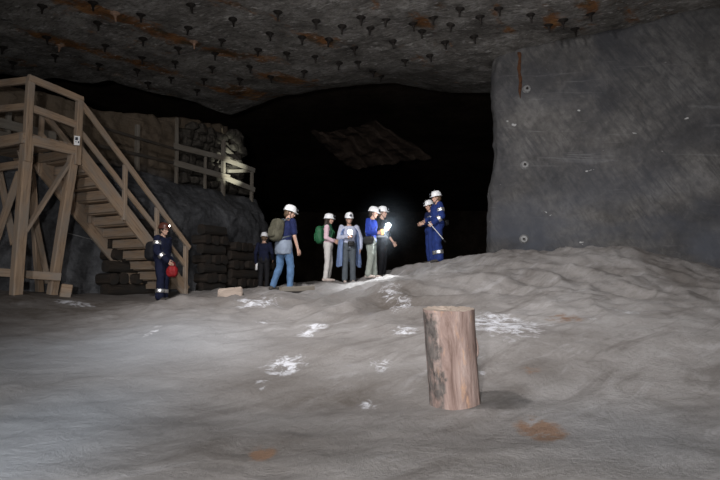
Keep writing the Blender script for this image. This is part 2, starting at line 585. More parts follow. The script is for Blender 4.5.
xs = np.concatenate([np.linspace(-13, -7.6, 28), np.linspace(-7.4, 8.4, 270), np.linspace(8.6, 13, 24)])
ys = np.concatenate([np.linspace(-7, 1.5, 24), np.linspace(1.7, 14.5, 330), np.linspace(14.7, 32, 60)])
XX, YY = np.meshgrid(xs, ys)
flat = np.stack([XX.ravel(), YY.ravel()], 1)
ZZ = np.concatenate([base_z(flat[i:i + 20000]) for i in range(0, len(flat), 20000)])
ZZ = ZZ + np.array([relief(x, y) for x, y in flat])
GZ = ZZ.reshape(XX.shape)


def grid_mesh(name, V, nx, ny, mat, flip=False):
    me = bpy.data.meshes.new(name)
    idx = np.arange(nx * ny).reshape(ny, nx)
    a, b, c, d = idx[:-1, :-1], idx[:-1, 1:], idx[1:, 1:], idx[1:, :-1]
    q = np.stack([a, b, c, d] if not flip else [a, d, c, b], -1).reshape(-1, 4)
    me.from_pydata([tuple(v) for v in V], [], q.tolist())
    me.update()
    return link(name, me, mat)


ground = grid_mesh('floor', np.stack([XX.ravel(), YY.ravel(), ZZ], 1), len(xs), len(ys), M['ground'])
tag(ground, 'grey uneven rock salt floor rising to a mound', 'floor', kind='structure')


def hit(px, py):
    """where the line of sight through a pixel meets the floor"""
    for k in range(30, 200):
        Y = k * .1
        p = at(px, py, Y)
        if p.z <= float(base_z(np.array([[p.x, p.y]]))[0]):
            return p
    return at(px, py, 13)


def stain(spots):
    out = np.zeros(len(flat))
    for px, py, rx, ry, s in spots:
        p = hit(px, py)
        ax = rx / F * p.y
        p1, p2 = hit(px, py + ry), hit(px, py - ry)
        ay = min(max(abs(p1.y - p2.y) / 2, ax * .3), ax * 4)
        d = ((flat[:, 0] - p.x) / ax) ** 2 + ((flat[:, 1] - p.y) / ay) ** 2
        out = np.maximum(out, s * np.exp(-d * .7))
    return out


def set_attr(o, name, vals):
    a = o.data.attributes.new(name, 'FLOAT', 'POINT')
    a.data.foreach_set('value', np.asarray(vals, dtype=np.float32))


set_attr(ground, 'salt', stain([(285, 367, 20, 8, 1), (262, 384, 7, 5, .8), (380, 366, 9, 8, .9), (368, 402, 7, 6, .9), (366, 411, 5, 4, .7), (258, 306, 18, 4, 1),
                                (500, 323, 30, 11, 1.1), (405, 330, 11, 4, 1), (316, 326, 12, 4, .8), (308, 333, 9, 4, .9), (152, 338, 5, 9, .9), (75, 305, 18, 3, 1),
                                (628, 312, 9, 5, .7), (540, 325, 14, 4, .6), (400, 306, 18, 9, .62), (390, 296, 12, 5, .6), (445, 396, 4, 3, .8), (482, 375, 5, 4, .6), (265, 320, 12, 5, .5), (590, 318, 8, 5, .5)]))
set_attr(ground, 'rust', stain([(541, 432, 14, 11, 1.2), (262, 455, 9, 6, 1), (565, 318, 14, 4, .6), (530, 372, 9, 5, .4)]))
set_attr(ground, 'damp', stain([(270, 385, 60, 18, .65), (395, 300, 42, 14, .9), (330, 300, 40, 10, .5), (180, 372, 40, 20, .3), (260, 452, 110, 30, .75), (420, 452, 60, 22, .4), (540, 370, 26, 9, .55), (655, 262, 14, 9, .8),  # wet trough, plus shade painted by the stairs and in the foreground
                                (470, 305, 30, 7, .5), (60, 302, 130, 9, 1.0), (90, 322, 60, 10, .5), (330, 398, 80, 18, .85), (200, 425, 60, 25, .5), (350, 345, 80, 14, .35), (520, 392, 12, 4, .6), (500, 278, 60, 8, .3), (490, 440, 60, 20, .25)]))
set_attr(ground, 'blue_glow', stain([(30, 440, 95, 70, 1.4), (100, 350, 110, 28, 1.1), (200, 345, 50, 20, .6), (640, 440, 90, 40, .5)]))  # pool of blue lamplight painted on the floor, mostly lower left

# ------------------------------------------------------------------ ceiling
CZ = 7.1


def ceil_edge(x):
    return float(np.interp(x, [-16, -10.1, -7.4, -5.6, -4.6, -2.5, 1, 3.3, 6, 14], [15.2, 15.6, 16.2, 17.6, 19.6, 18.4, 18.0, 18.6, 19.6, 19.6]))


def ceil_relief(x, y):
    # roof bowed upwards at its back edge, shaped so the light fades out there
    a = mnoise.fractal(Vector((x * .35, y * .35, 20.)), 1.0, 2.1, 4) * .14
    s = abs(mnoise.noise(Vector((x * .9 + y * .2, y * .9 - x * .4, 31.)))) * -.035
    e = mnoise.fractal(Vector((x * 3, y * 3, 40.)), 1.0, 2.1, 4) * .022
    t = max(0.0, y - (ceil_edge(x) - 3.6))
    return a + s + e + .05 * t * t * min(1, max(0, (x + 5.0) / 3.5))


cxs = np.concatenate([np.linspace(-16, -11, 14), np.linspace(-10.8, 9.2, 230), np.linspace(9.5, 14, 12)])
ct = np.concatenate([np.linspace(0, .62, 20)[:-1], np.linspace(.62, 1, 130)])
V = []
for t in ct:
    for x in cxs:
        y = -7 + (ceil_edge(x) + .25 * mnoise.noise(Vector((x * 1.3, 0, 5))) + 7) * t
        V.append((x, y, CZ + ceil_relief(x, y)))
for up, back in ((.25, .25), (1.2, .5), (6, .6)):
    for x in cxs:
        y = ceil_edge(x) + .25 * mnoise.noise(Vector((x * 1.3, 0, 5))) + back
        V.append((x, y, CZ + ceil_relief(x, y - back) + up + .1 * mnoise.noise(Vector((x * 2, up, 3)))))
ceiling = grid_mesh('ceiling', V, len(cxs), len(ct) + 3, M['ceiling'], flip=True)
tag(ceiling, 'rust-streaked grey rock ceiling', 'ceiling', kind='structure')

# iron stains along the roof, laid out as ellipses in image pixels
def to_px(p):
    d = Vector(p) - EYE
    fwd = d.y * CP + d.z * SP
    return 360 + F * d.x / fwd, 240 - F * (d.z * CP - d.y * SP) / fwd


RUST = [(100, 12, 62, 6, .25), (172, 38, 38, 5, .3), (62, 42, 52, 6, .25), (130, 62, 52, 5, .25), (235, 5, 32, 5, .3), (320, 40, 30, 7, .3), (240, 55, 50, 5, .15), (280, 78, 55, 5, .1), (376, 4, 7, 9, .5),
        (423, 22, 10, 7, .2), (497, 14, 8, 18, -.3), (509, 30, 9, 7, .2), (551, 23, 9, 8, 0), (245, 92, 45, 6, .1), (592, 4, 10, 9, 0), (20, 62, 25, 5, .3), (440, 5, 8, 5, .2)]
cr = []
for v in ceiling.data.vertices:
    w_ = 0.0
    if v.co.y > 8:
        px, py = to_px(v.co)
        for x0, y0, rx, ry, an in RUST:
            dx, dy = px - x0, py - y0
            a_ = dx * math.cos(an) + dy * math.sin(an); b_2 = -dx * math.sin(an) + dy * math.cos(an)
            w_ = max(w_, math.exp(-((a_ / rx) ** 2 + (b_2 / ry) ** 2) * .9))
    cr.append(w_)
set_attr(ceiling, 'rust', cr)

# ------------------------------------------------------------------ right wall
path = [Vector((11, 34)), Vector((7.2, 24)), Vector((4.6, 17)), Vector((3.60, 15.0)), Vector((3.30, 14.4)), Vector((3.34, 14.12)), Vector((3.55, 13.95)), Vector((7.65, 11.95)), Vector((12.5, 9.6))]


def resample(path, step_f):
    out = [path[0]]
    for a, b in zip(path[:-1], path[1:]):
        L = (b - a).length
        n = max(2, int(L / step_f(b)))
        out += [a + (b - a) * (k / n) for k in range(1, n + 1)]
    return out


rp = resample(path, lambda b: .055 if b.y < 15.5 else .3)
zs = np.linspace(.2, 7.6, 135)
V = []
for z in zs:
    t = max(0, (z - 1.2) / 6)
    for i, p in enumerate(rp):
        a = rp[max(i - 1, 0)]; b = rp[min(i + 1, len(rp) - 1)]
        d = (b - a).normalized(); nrm = Vector((d.y, -d.x))
        nrm = Vector((-abs(nrm.x), -abs(nrm.y)))
        off = mnoise.fractal(Vector((p.x * .6, p.y * .6, z * .6)), 1.0, 2.1, 4) * .12
        off += mnoise.fractal(Vector((p.x * 3, p.y * 3, z * 2.2)), 1.0, 2.1, 4) * .03
        off -= abs(mnoise.noise(Vector((p.x * .8 + 3, p.y * .8, z * 1.1)))) * .12
        off += .55 * max(0, (1.9 - z)) * .6
        V.append((p.x + nrm.x * off + .30 * t * t * max(0, 1 - abs(p.x - 3.3) / 2.5) - .04 * math.sin(z * 1.1), p.y + nrm.y * off, z))
wr = grid_mesh('wall_right', V, len(rp), len(zs), M['wall_right'])
tag(wr, 'dark grey cut rock face on the right', 'wall', kind='structure')

# ------------------------------------------------------------------ left wall and bench
D = Vector((.447, .894, 0)).normalized()
W = Vector((-D.y, D.x, 0))
O = Vector((-3.06, 17.5, 0))


def sc(s, c, z):
    p = O + D * s + W * c
    return Vector((p.x, p.y, z))


def wall_top(s):
    return float(np.interp(s, [-16, -7, -4.6, -2, 0.6, 3], [5.4, 5.45, 5.65, 6.15, 6.6, 6.6]))


prof = [(0.0, .2), (.02, .9), (.04, 1.6), (.06, 2.2), (.10, 2.8), (.16, 3.15), (.26, 3.38), (.42, 3.6), (.65, 3.92), (.95, 4.02), (1.3, 4.08), (1.58, 4.12), (1.66, 4.3), (1.70, 4.8), (1.74, 5.3), (1.8, 1e9), (2.3, 1e9), (4.0, 1e9)]
pp = []
for (c0, z0), (c1, z1) in zip(prof[:-1], prof[1:]):
    n = 7 if z1 < 1e8 else (10 if c1 < 2 else 3)
    for k in range(n):
        pp.append((c0, z0, c1, z1, k / n))
ss = np.concatenate([np.linspace(-17, -9, 30), np.linspace(-8.9, 1.2, 170), np.linspace(1.3, 2.2, 16)])
V = []
for s in ss:
    top = wall_top(s)
    ex = max(0, s - .3) ** 2 * 1.1
    for c0, z0, c1, z1, k in pp:
        z0_, z1_ = min(z0, top), min(z1, top)
        c, z = c0 + (c1 - c0) * k, z0_ + (z1_ - z0_) * k
        p = sc(s, c + ex, z)
        q = Vector((s * 1.0, c * 1.2, z))
        off = mnoise.fractal(q * .8, 1.0, 2.1, 4) * .16 + mnoise.fractal(q * 3.2, 1.0, 2.2, 4) * .05
        off -= abs(mnoise.noise(Vector((s * 1.2, c * 2, z * 2.4)))) * .12
        flatpart = 1.0 if (c < .3 or c > 1.6) else .35
        pt = p - W * off * flatpart + Vector((0, 0, off * .4 * (1 if c > .2 else 0)))
        V.append(tuple(pt))
wl = grid_mesh('wall_left', V, len(pp), len(ss), M['wall_left'])
tag(wl, 'dark rock wall with a bench on the left', 'wall', kind='structure')

# far end of the chamber
rows = []
fx = np.linspace(-45, 45, 60); fz = np.linspace(-2, 16, 24)
V = [(x, 62 + 1.5 * mnoise.noise(Vector((x * .2, z * .3, 2))), z) for z in fz for x in fx]
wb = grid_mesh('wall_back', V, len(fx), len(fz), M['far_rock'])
tag(wb, 'black far end of the chamber', 'wall', kind='structure')
V = [(x, y, 9.6 + .3 * mnoise.noise(Vector((x * .3, y * .3, 7)))) for y in np.linspace(20, 63, 30) for x in fx]
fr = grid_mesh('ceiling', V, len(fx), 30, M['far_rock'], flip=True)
tag(fr, 'unlit roof of the far chamber', 'ceiling', kind='structure')

# ribbed hanging roof slab deep in the chamber
def ribbed(name, a, b, c, d, n, depth):
    """a slab spanned by four corners, stepped like stacked bedding"""
    V = []
    nu, nv = n * 8, 60
    for j in range(nv + 1):
        for i in range(nu + 1):
            u, v = i / nu, j / nv
            p = a.lerp(b, u).lerp(d.lerp(c, u), v)
            saw = (u * n) % 1.0
            p = p + Vector((0, -1, -.4)) * (depth * saw) + Vector((0, .3, 1)) * .2 * mnoise.fractal(p * 1.2, 1., 2.1, 4)
            V.append(tuple(p))
    return grid_mesh(name, V, nu + 1, nv + 1, M['far_rock'], flip=True)


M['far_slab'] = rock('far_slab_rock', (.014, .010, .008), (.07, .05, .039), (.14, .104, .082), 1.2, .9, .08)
rb = ribbed('trim_1', at(308, 131, 24.0), at(376, 121, 24.0), at(432, 157, 26.5), at(352, 168, 26.5), 5, .45)
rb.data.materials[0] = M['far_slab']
tag(rb, 'ribbed brown rock slab under the far roof', 'rock slab', kind='structure')

# ------------------------------------------------------------------ roof bolts
def bolt_meshes(pm):
    bm = bmesh.new()
    prof = [(.0, .0), (.105, .0), (.11, -.012), (.06, -.05), (.03, -.062), (.0, -.062)]
    seg = 14
    rr = [[bm.verts.new((r * math.cos(k * math.tau / seg), r * math.sin(k * math.tau / seg), z)) for k in range(seg)] for r, z in prof[1:-1]]
    for i in range(len(rr) - 1):
        for k in range(seg):
            bm.faces.new((rr[i][k], rr[i + 1][k], rr[i + 1][(k + 1) % seg], rr[i][(k + 1) % seg]))
    bm.faces.new(rr[0]); bm.faces.new(rr[-1][::-1])
    bmesh.ops.recalc_face_normals(bm, faces=bm.faces)
    pl = bpy.data.meshes.new('plate'); bm.to_mesh(pl); bm.free()
    bm = bmesh.new()
    tube(bm, [(0, 0, -.05), (0, 0, -.16), (.004, 0, -.20)], .021, 8)
    bmesh.ops.create_cone(bm, cap_ends=True, segments=6, radius1=.036, radius2=.036, depth=.035, matrix=Matrix.Translation((0, 0, -.085)))
    st = bpy.data.meshes.new('shank'); bm.to_mesh(st); bm.free()
    pl.materials.append(pm); st.materials.append(pm)
    return pl, st


BD, BR = bolt_meshes(M['iron']), bolt_meshes(M['rustiron'])
BP = [(42, 6), (47, 34), (93, 2), (98, 22), (105, 44), (99, 64), (55, 56), (115, 12), (141, 14), (143, 39), (142, 56), (137, 71), (191, 4), (188, 28), (178, 49), (175, 63), (171, 79), (194, 43), (233, 20), (222, 41),
      (215, 57), (212, 69), (204, 81), (197, 90), (3, 47), (13, 62), (148, 82), (60, 43), (278, 9), (270, 32), (258, 49), (271, 75), (316, 19), (302, 35), (287, 51), (315, 54), (304, 67), (361, 17), (342, 24),
      (329, 37), (370, 28), (354, 47), (339, 62), (386, 20), (358, 62), (373, 74), (413, 27), (393, 42), (381, 83), (433, 19), (460, 9), (451, 25), (480, 17), (474, 38), (422, 35), (499, 9), (531, 12), (549, 22),
      (563, 15), (590, 10), (575, 26), (250, 66), (240, 80), (445, 44), (405, 60), (430, 55)]
RUSTY = {(115, 12), (60, 43), (194, 43)}
items = []
for px, py in BP:
    Y = (CZ - 1) / ((at(px, py, 1).z - 1))
    p = at(px, py, Y)
    p.z = CZ + ceil_relief(p.x, p.y) + .012
    items.append((px, py, p))
items.sort(key=lambda q: q[2].y)
nrows = 8
per = math.ceil(len(items) / nrows)
ORD = ['first', 'second', 'third', 'fourth', 'fifth', 'sixth', 'seventh', 'eighth', 'ninth', 'tenth']
for r in range(nrows):
    row = sorted(items[r * per:(r + 1) * per], key=lambda q: q[0])
    for k, (px, py, p) in enumerate(row):
        rusty = (px, py) in RUSTY
        pos = 'leftmost' if k == 0 else ('rightmost' if k == len(row) - 1 else ORD[k] + ' from left')
        rown = 'front' if r == 0 else ('farthest' if r == nrows - 1 else ORD[r])
        lab = f"{'pale rusty' if rusty else 'dark iron'} roof bolt in the rock ceiling, {rown} row, {pos}"
        pl, st = BR if rusty else BD
        t = thing('roof_bolt', p, lab, 'roof bolt', 'roof bolts in the rock ceiling', rz=random.uniform(0, 3))
        t.rotation_euler = (random.uniform(-.12, .12), random.uniform(-.12, .12), t.rotation_euler.z)
        for nm, me in (('plate', pl), ('shank', st)):
            c = bpy.data.objects.new(nm, me); COL.objects.link(c); c.parent = t

# anchor discs on the right wall
def on_right_wall(px, py):
    best = None
    for i in range(len(wr.data.vertices)):
        pass
    return best


from mathutils.bvhtree import BVHTree
def bvh_of(o):
    me = o.data
    return BVHTree.FromPolygons([v.co.copy() for v in me.vertices], [tuple(p.vertices) for p in me.polygons])


RWT = bvh_of(wr); LWT = bvh_of(wl)


def cast(tree, px, py):
    d = (at(px, py, 10) - EYE).normalized()
    loc, nrm, i, dist = tree.ray_cast(EYE, d)
    return loc, nrm


for (px, py), lab in zip([(527, 89), (525, 165), (524, 239)], ['round grey anchor plate high on right wall beside the rust streak', 'round grey anchor plate halfway up the left part of right wall', 'round grey anchor plate low on the right wall just above the mound']):
    loc, nrm = cast(RWT, px, py)
    if loc is None: continue
    if nrm.dot(loc - EYE) > 0: nrm = -nrm
    bm = bmesh.new()
    bmesh.ops.create_cone(bm, cap_ends=True, segments=20, radius1=.115, radius2=.08, depth=.04)
    t = thing('anchor_plate', loc + nrm * .015, lab, 'anchor plate', 'anchor plates on the right wall')
    t.rotation_euler = nrm.to_track_quat('Z', 'Y').to_euler()
    obj('plate', bm, M['anchor'], t, smooth=False)
    bm = bmesh.new()
    bmesh.ops.create_cone(bm, cap_ends=True, segments=6, radius1=.03, radius2=.03, depth=.07, matrix=Matrix.Translation((0, 0, .04)))
    obj('nut', bm, M['iron'], t, smooth=False)

# rust run on the right wall: a drip crust of its own standing off the rock
bm = bmesh.new()
prev = None
rowsv = []
for k in range(26):
    py = 52 + k * 1.85
    cx = 519 + math.sin(k * .5) * .6 + k * .06
    hw = (1.6 + .9 * mnoise.noise(Vector((k * .4, 0, 0)))) * (1 if k < 20 else (26 - k) / 6)
    row = []
    for q in (-1, -.5, 0, .5, 1):
        loc, nrm = cast(RWT, cx + q * hw, py)
        if loc is None: continue
        row.append(bm.verts.new(loc + (EYE - loc).normalized() * (.006 + .02 * (1 - q * q))))
    rowsv.append(row)
for a, b in zip(rowsv[:-1], rowsv[1:]):
    if len(a) == 5 and len(b) == 5:
        for k in range(4): bm.faces.new((a[k], a[k + 1], b[k + 1], b[k]))
M['rustcrust'] = plain('rust_crust', (.085, .036, .016), .85, .5, 9, .4)
rc = obj('trim_2', bm, M['rustcrust'])
tag(rc, 'rust run down the right wall', 'stain', kind='structure')

# ------------------------------------------------------------------ staircase
G0 = gz
S_O = Vector((-3.94, 12.6, 0))         # foot of the near side of the flight


def st(s, c, z):
    p = S_O + D * s + W * c
    return Vector((p.x, p.y, z))


stair = thing('wooden_staircase', st(0, 0, gz(S_O.x, S_O.y)), 'raw timber staircase with railings and a braced landing on the left', 'staircase')
B = lambda nm, p0, p1, w, h, mat='deal', **k: beam(nm, p0, p1, w, h, M[mat], stair, **k)
sP1, sP0 = -2.84, -3.77                # landing edge posts
deckz = 3.60
gnd = gz(S_O.x, S_O.y)
WD = 1.0
stop = deckz + .02
# stringers
for c in (0.0, WD):
    if c == 0.0: B('stringer', st(.05, c, gnd + .06), st(sP1, c, stop - .05), .06, .27)
    else: B('stringer', st(-.12, c + .06, gnd + .04), st(sP1, c + .06, stop - .17), .06, .36)
# treads
nT = 11
for k in range(1, nT + 1):
    f = k / (nT + 1)
    s = .0 + (sP1) * f
    z = gnd + .1 + (stop - gnd - .1) * f
    B('tread', st(s, .03, z), st(s, WD - .03, z), .25, .045)
for k in range(0, nT + 1, 1):
    f = (k + .5) / (nT + 1)
    s = (sP1) * f - .06
    z = gnd + .08 + (stop - gnd - .1) * f
    B('riser', st(s - .02, .035, z), st(s - .02, WD - .035, z), .02, .17)
# newels and posts
rail = 1.08
zr1 = 4.45   # top rail at the head of the flight
zr0 = 4.52


def flight_rail(s, dz=0.0):
    f = s / sP1
    return 1.98 + (zr1 - 1.98) * f + dz


for c, near in ((-.02, True), (WD + .02, False)):
    B('newel_post', st(.02, c, gnd - .03), st(-.02, c, 2.03), .09, .09, up=W)
    for s in (-.86, -1.72):
        f = s / sP1
        B('post', st(s, c, gnd + (stop - gnd) * f - .18), st(s - .02, c, flight_rail(s)), .08, .08, up=W)
    B('handrail', st(.07, c - .04 * (1 if near else -1), flight_rail(.07)), st(sP1, c - .04 * (1 if near else -1), flight_rail(sP1)), .05, .11)
    B('middle_rail', st(.0, c, flight_rail(0) - .46), st(sP1, c, flight_rail(sP1) - .50), .05, .10)
# landing
for k in range(6):
    s = sP1 - .02 - k * .165
    B('deck_board', st(s - .07, -.02, deckz), st(s - .07, 2.1, deckz), .155, .045)
B('deck_beam', st(sP1 + .06, -.06, deckz - .10), st(sP0 - .12, -.06, deckz - .10), .07, .17)
B('deck_beam', st(sP0 - .06, -.1, deckz - .10), st(sP0 - .06, 2.1, deckz - .10), .07, .17)
B('deck_beam', st(sP1, .0, deckz - .12), st(sP1, 2.1, deckz - .12), .07, .16)
# landing railing
B('post', st(sP1, -.06, 3.25), st(sP1, -.06, 4.50), .10, .12, up=D)
B('post', st(sP0, -.06, 3.12), st(sP0, -.06, 4.57), .10, .12, up=D)
B('handrail', st(sP1 + .04, -.09, zr1 + .02), st(sP0 - .06, -.09, zr0 + .02), .06, .12)
B('middle_rail', st(sP1, -.06, zr1 - .47), st(sP0, -.06, zr0 - .47), .05, .13)
B('handrail', st(sP0, -.1, zr0), st(sP0 + .0, 2.2, zr0 + .22), .06, .12)
B('middle_rail', st(sP0, .0, zr0 - .45), st(sP0, 2.2, zr0 - .25), .05, .12)
B('post', st(sP0, 2.1, 3.2), st(sP0, 2.1, 4.7), .09, .09, up=D)
B('post', st(sP1 + .03, WD + .05, 3.2), st(sP1 + .03, WD + .05, 4.42), .08, .08, up=D)
# legs with their lean
def foot(px, py, Y):
    p = at(px, py, Y); p.z = gz(p.x, p.y) - .03
    return p


top0, top1 = st(sP0 + .02, -.02, deckz - .16), st(sP1 - .04, -.02, deckz - .16)
f0, f1 = foot(16, 295, 9.4), foot(52, 294, 10.25)
up_ = W
B('leg', f0, top0, .15, .17, up=D)
B('leg', f1, top1, .14, .16, up=D)
top2, top3 = st(sP0 + .1, 1.15, deckz - .1), st(sP1 - .1, 1.15, deckz - .1)
f2, f3 = foot(-25, 295, 10.0), foot(40, 293.5, 10.9)
B('leg', f2, top2, .13, .13, up=D)
B('leg', f3, top3, .12, .12, up=D)
B('leg', foot(-70, 295, 10.5), st(sP0 + .1, 2.0, deckz - .1), .13, .13, up=D)
B('leg', foot(8, 294, 11.4), st(sP1 - .1, 2.0, deckz - .1), .12, .12, up=D)
# braces
B('brace', f0.lerp(top0, .42) + Vector((.05, .04, 0)), st(sP1 - .02, .02, deckz - .2), .05, .12, up=W)
B('brace', at(-12, 262, 9.9), at(20, 172, 9.7), .05, .12, up=D)
B('brace', at(-2, 165, 10.2), at(14, 245, 9.9), .05, .11, up=D)
B('brace', at(34, 215, 10.3), at(48, 283, 10.6), .05, .11, up=D)
B('brace', at(20, 150, 9.7), at(28, 182, 10.2), .05, .1, up=D)
B('cross_beam', at(-20, 271, 9.55), at(61, 277, 10.1), .05, .14)
B('cross_beam', st(sP0 + .3, .6, 3.2), st(sP0 + .3, 2.2, 3.2), .06, .14)
# loose block at the foot
p = at(65, 291, 10.1); p.z = gz(p.x, p.y)
blk = thing('timber_block', p, 'short offcut of sawn timber beside the foot of the landing post', 'wood block', rz=.6)
obj('offcut', box_bm(-.09, .09, -.08, .08, -.02, .22, .012), M['deal'], blk, smooth=False)
blk.rotation_euler = (0, .14, .6)

# notice on the landing post
np_ = st(sP1, -.06, 3.0)
pw = at(77, 140.5, (st(sP1, -.13, 0)).y - .10)
sg = thing('notice_sign', pw, 'small white notice with dark print nailed to the stair post', 'sign')
d2 = (EYE - pw); rz = math.atan2(d2.y, d2.x)
sg.rotation_euler = (0, 0, math.atan2(-D.x, D.y) * 0 + rz)
obj('sheet', box_bm(-.004, .0, -.045, .045, -.085, .085), M['paper'], sg, smooth=False)
bm = box_bm(.0005, .003, -.03, .015, .005, .06)
box_bm(.0005, .003, .015, .038, -.045, -.01, bm=bm); box_bm(.0005, .003, -.03, .0, -.03, -.022, bm=bm)
obj('printed_mark', bm, M['ink'], sg, smooth=False)

# plank lagging behind the landing
lag = thing('plank_barrier', sc(-9.0, 1.0, 4.0), 'weathered horizontal planks closing the bench behind the stair landing', 'plank barrier')
for k, z in enumerate((3.55, 3.80, 4.06, 4.34)):
    beam('plank', sc(-9.8, .92 + .02 * k, z + .02), sc(-6.9 + .5 * (k % 2), .85 + .03 * k, z + .03), .04, .2, M['deal' if k == 1 else 'fencewood'], lag)
for s in (-9.3, -7.4):
    beam('stake', sc(s, 1.02, 3.2), sc(s, 1.02, 4.75), .09, .09, M['fencewood'], lag, up=D)

# ------------------------------------------------------------------ bench fence
fence = thing('timber_fence', sc(-2, .6, 3.9), 'grey timber guard fence along the top of the rock bench, far end lit', 'fence')
posts = [(137, 171, 125, 14.1, .11), (176.5, 180, 118, 15.3, .09), (205, 184, 152, 16.2, .08), (223, 190, 140, 16.8, .12), (251.5, 197, 168, 17.9, .10)]
PT = []
for px, yb, yt, Y, w in posts:
    a = at(px, yb, Y); b = at(px + .6, yt, Y)
    a.z -= .25
    beam('post', a, b, w, w * .8, M['fencewood'], fence, up=D)
    PT.append((a, b, Y))


def frail(pa, pb, w=.16, mat='fencewood'):
    a, b = at(*pa), at(*pb)
    off = -W * .07
    beam('rail', a + off, b + off, .04, w, M[mat], fence)


frail((172, 146, 15.15), (228, 160, 16.95)); frail((221, 159, 16.75), (253, 170.5, 17.95), .14)
frail((172, 163, 15.15), (228, 178, 16.95), .17); frail((221, 177, 16.75), (253, 190, 17.95), .16)
frail((100, 128, 13.0), (176, 150, 15.3), .07, 'darkrail'); frail((96, 146, 12.9), (176, 164, 15.3), .08, 'darkrail')
beam('rail', at(228, 171, 16.9), at(250, 171, 17.9), .05, .1, M['fencewood'], fence)
beam('rail', at(226, 149, 17.2), at(242, 164, 18.4), .05, .14, M['fencewood'], fence)

# rubble wall behind the fence
protos = []
for q in range(4):
    bm = bmesh.new(); bmesh.ops.create_icosphere(bm, subdivisions=3, radius=.5)
    for v in bm.verts:
        v.co *= 1 + .35 * mnoise.noise(v.co * 1.6 + Vector((q * 7, 0, 0))) + .1 * mnoise.noise(v.co * 5 + Vector((q, 3, 0)))
        for i in range(3): v.co[i] = max(-.36, min(.36, v.co[i]))
    me = bpy.data.meshes.new('rubble_stone'); bm.to_mesh(me); bm.free()
    me.materials.append(M['rubble'])
    me.polygons.foreach_set('use_smooth', [True] * len(me.polygons))
    protos.append(me)
rr = random.Random(3)
lay = 0
for k in range(9):
    s = -2.25 + rr.uniform(-.1, .1)
    z = 4.12 + .13 + k * .27
    while s < .42:
        w = rr.uniform(.18, .5)
        if z > 5.82 + .17 * (s + 2.2) or rr.random() < .07:
            s += w
            continue
        o = bpy.data.objects.new('rubble_stone', protos[rr.randrange(4)])
        COL.objects.link(o)
        pos = sc(s + w / 2, 1.30 + .05 * k * .3 + rr.uniform(-.05, .03), z + rr.uniform(-.02, .02))
        o.location = pos
        o.scale = (w * 1.3, rr.uniform(.45, .7), .36 + rr.uniform(-.08, .1))
        o.rotation_euler = (rr.uniform(-.4, .4), rr.uniform(-.35, .35), math.atan2(D.y, D.x) + rr.uniform(-.35, .35))
        tag(o, 'rough dark stone in the dry-stacked rubble behind the bench fence', 'stone', 'stones of the dry-stacked rubble behind the fence')
        s += w
# ------------------------------------------------------------------ timber cribs
def log_mesh(L, r, seed):
    bm = bmesh.new()
    seg, n = 14, max(3, int(L / .2))
    rings = []
    for i in range(n + 1):
        x = L * (i / n - .5)
        ring = []
        for k in range(seg):
            a = k * math.tau / seg
            ca, sa = math.cos(a), math.sin(a)
            q = (abs(ca) ** 3.2 + abs(sa) ** 3.2) ** (-1 / 3.2)
            rr_ = r * q * (1 + .09 * mnoise.noise(Vector((x * 1.5, ca * 1.4 + seed * 3, sa * 1.4))))
            ring.append(bm.verts.new((x, rr_ * ca, rr_ * sa)))
        rings.append(ring)
    for i in range(n):
        for k in range(seg):
            bm.faces.new((rings[i][k], rings[i][(k + 1) % seg], rings[i + 1][(k + 1) % seg], rings[i + 1][k]))
    bm.faces.new(rings[0][::-1]); bm.faces.new(rings[-1])
    bmesh.ops.recalc_face_normals(bm, faces=bm.faces)
    me = bpy.data.meshes.new('crib_timber'); bm.to_mesh(me); bm.free()
    me.materials.append(M['oldwood'])
    return me


def crib(s0, s1, levels, group, where, nshort, step=.25, c0=-.55):
    L = s1 - s0
    longs = [log_mesh(L, .128, q) for q in range(2)]
    shorts = [log_mesh(.45, .122, q + 5) for q in range(3)]
    ang = math.atan2(D.y, D.x)
    zb = min(gz(*sc(s0, c0, 0).xy), gz(*sc(s1, c0, 0).xy)) + .10
    for k in range(levels):
        z = zb + k * step
        co = c0 + .02 * math.sin(k * 2.1)
        lev = 'bottom' if k == 0 else ('top' if k == levels - 1 else ORD[k])
        if k % 2 == 0:
            o = bpy.data.objects.new('crib_timber', longs[k // 2 % 2]); COL.objects.link(o)
            o.location = sc((s0 + s1) / 2, co, z); o.rotation_euler = (random.uniform(-.05, .05), random.uniform(-.012, .012), ang)
            tag(o, f'long dark timber in the {lev} course of the crib {where}', 'crib timber', group)
        else:
            for i in range(nshort):
                s = s0 + .15 + (L - .3) * i / (nshort - 1) + random.uniform(-.06, .06)
                o = bpy.data.objects.new('crib_timber', shorts[i % 3]); COL.objects.link(o)
                o.location = sc(s, co + .07 + random.uniform(-.05, .05), z + random.uniform(-.02, .02)); o.rotation_euler = (random.uniform(-.3, .3), 0, ang + math.pi / 2 + random.uniform(-.06, .06))
                pos = 'nearest' if i == 0 else ('farthest' if i == nshort - 1 else ORD[i] + ' along')
                tag(o, f'short timber end, {lev} course of the crib {where}, {pos}', 'crib timber', group)


crib(-2.25, -.15, 6, 'timbers of the crib under the bench', 'under the rock bench', 7)
crib(-3.35, -2.5, 7, 'timbers of the stub crib beside the stairs', 'right of the stair foot', 3)
crib(-6.0, -4.5, 7, 'timbers of the crib behind the stairs', 'behind the stair flight', 5, c0=-.32)

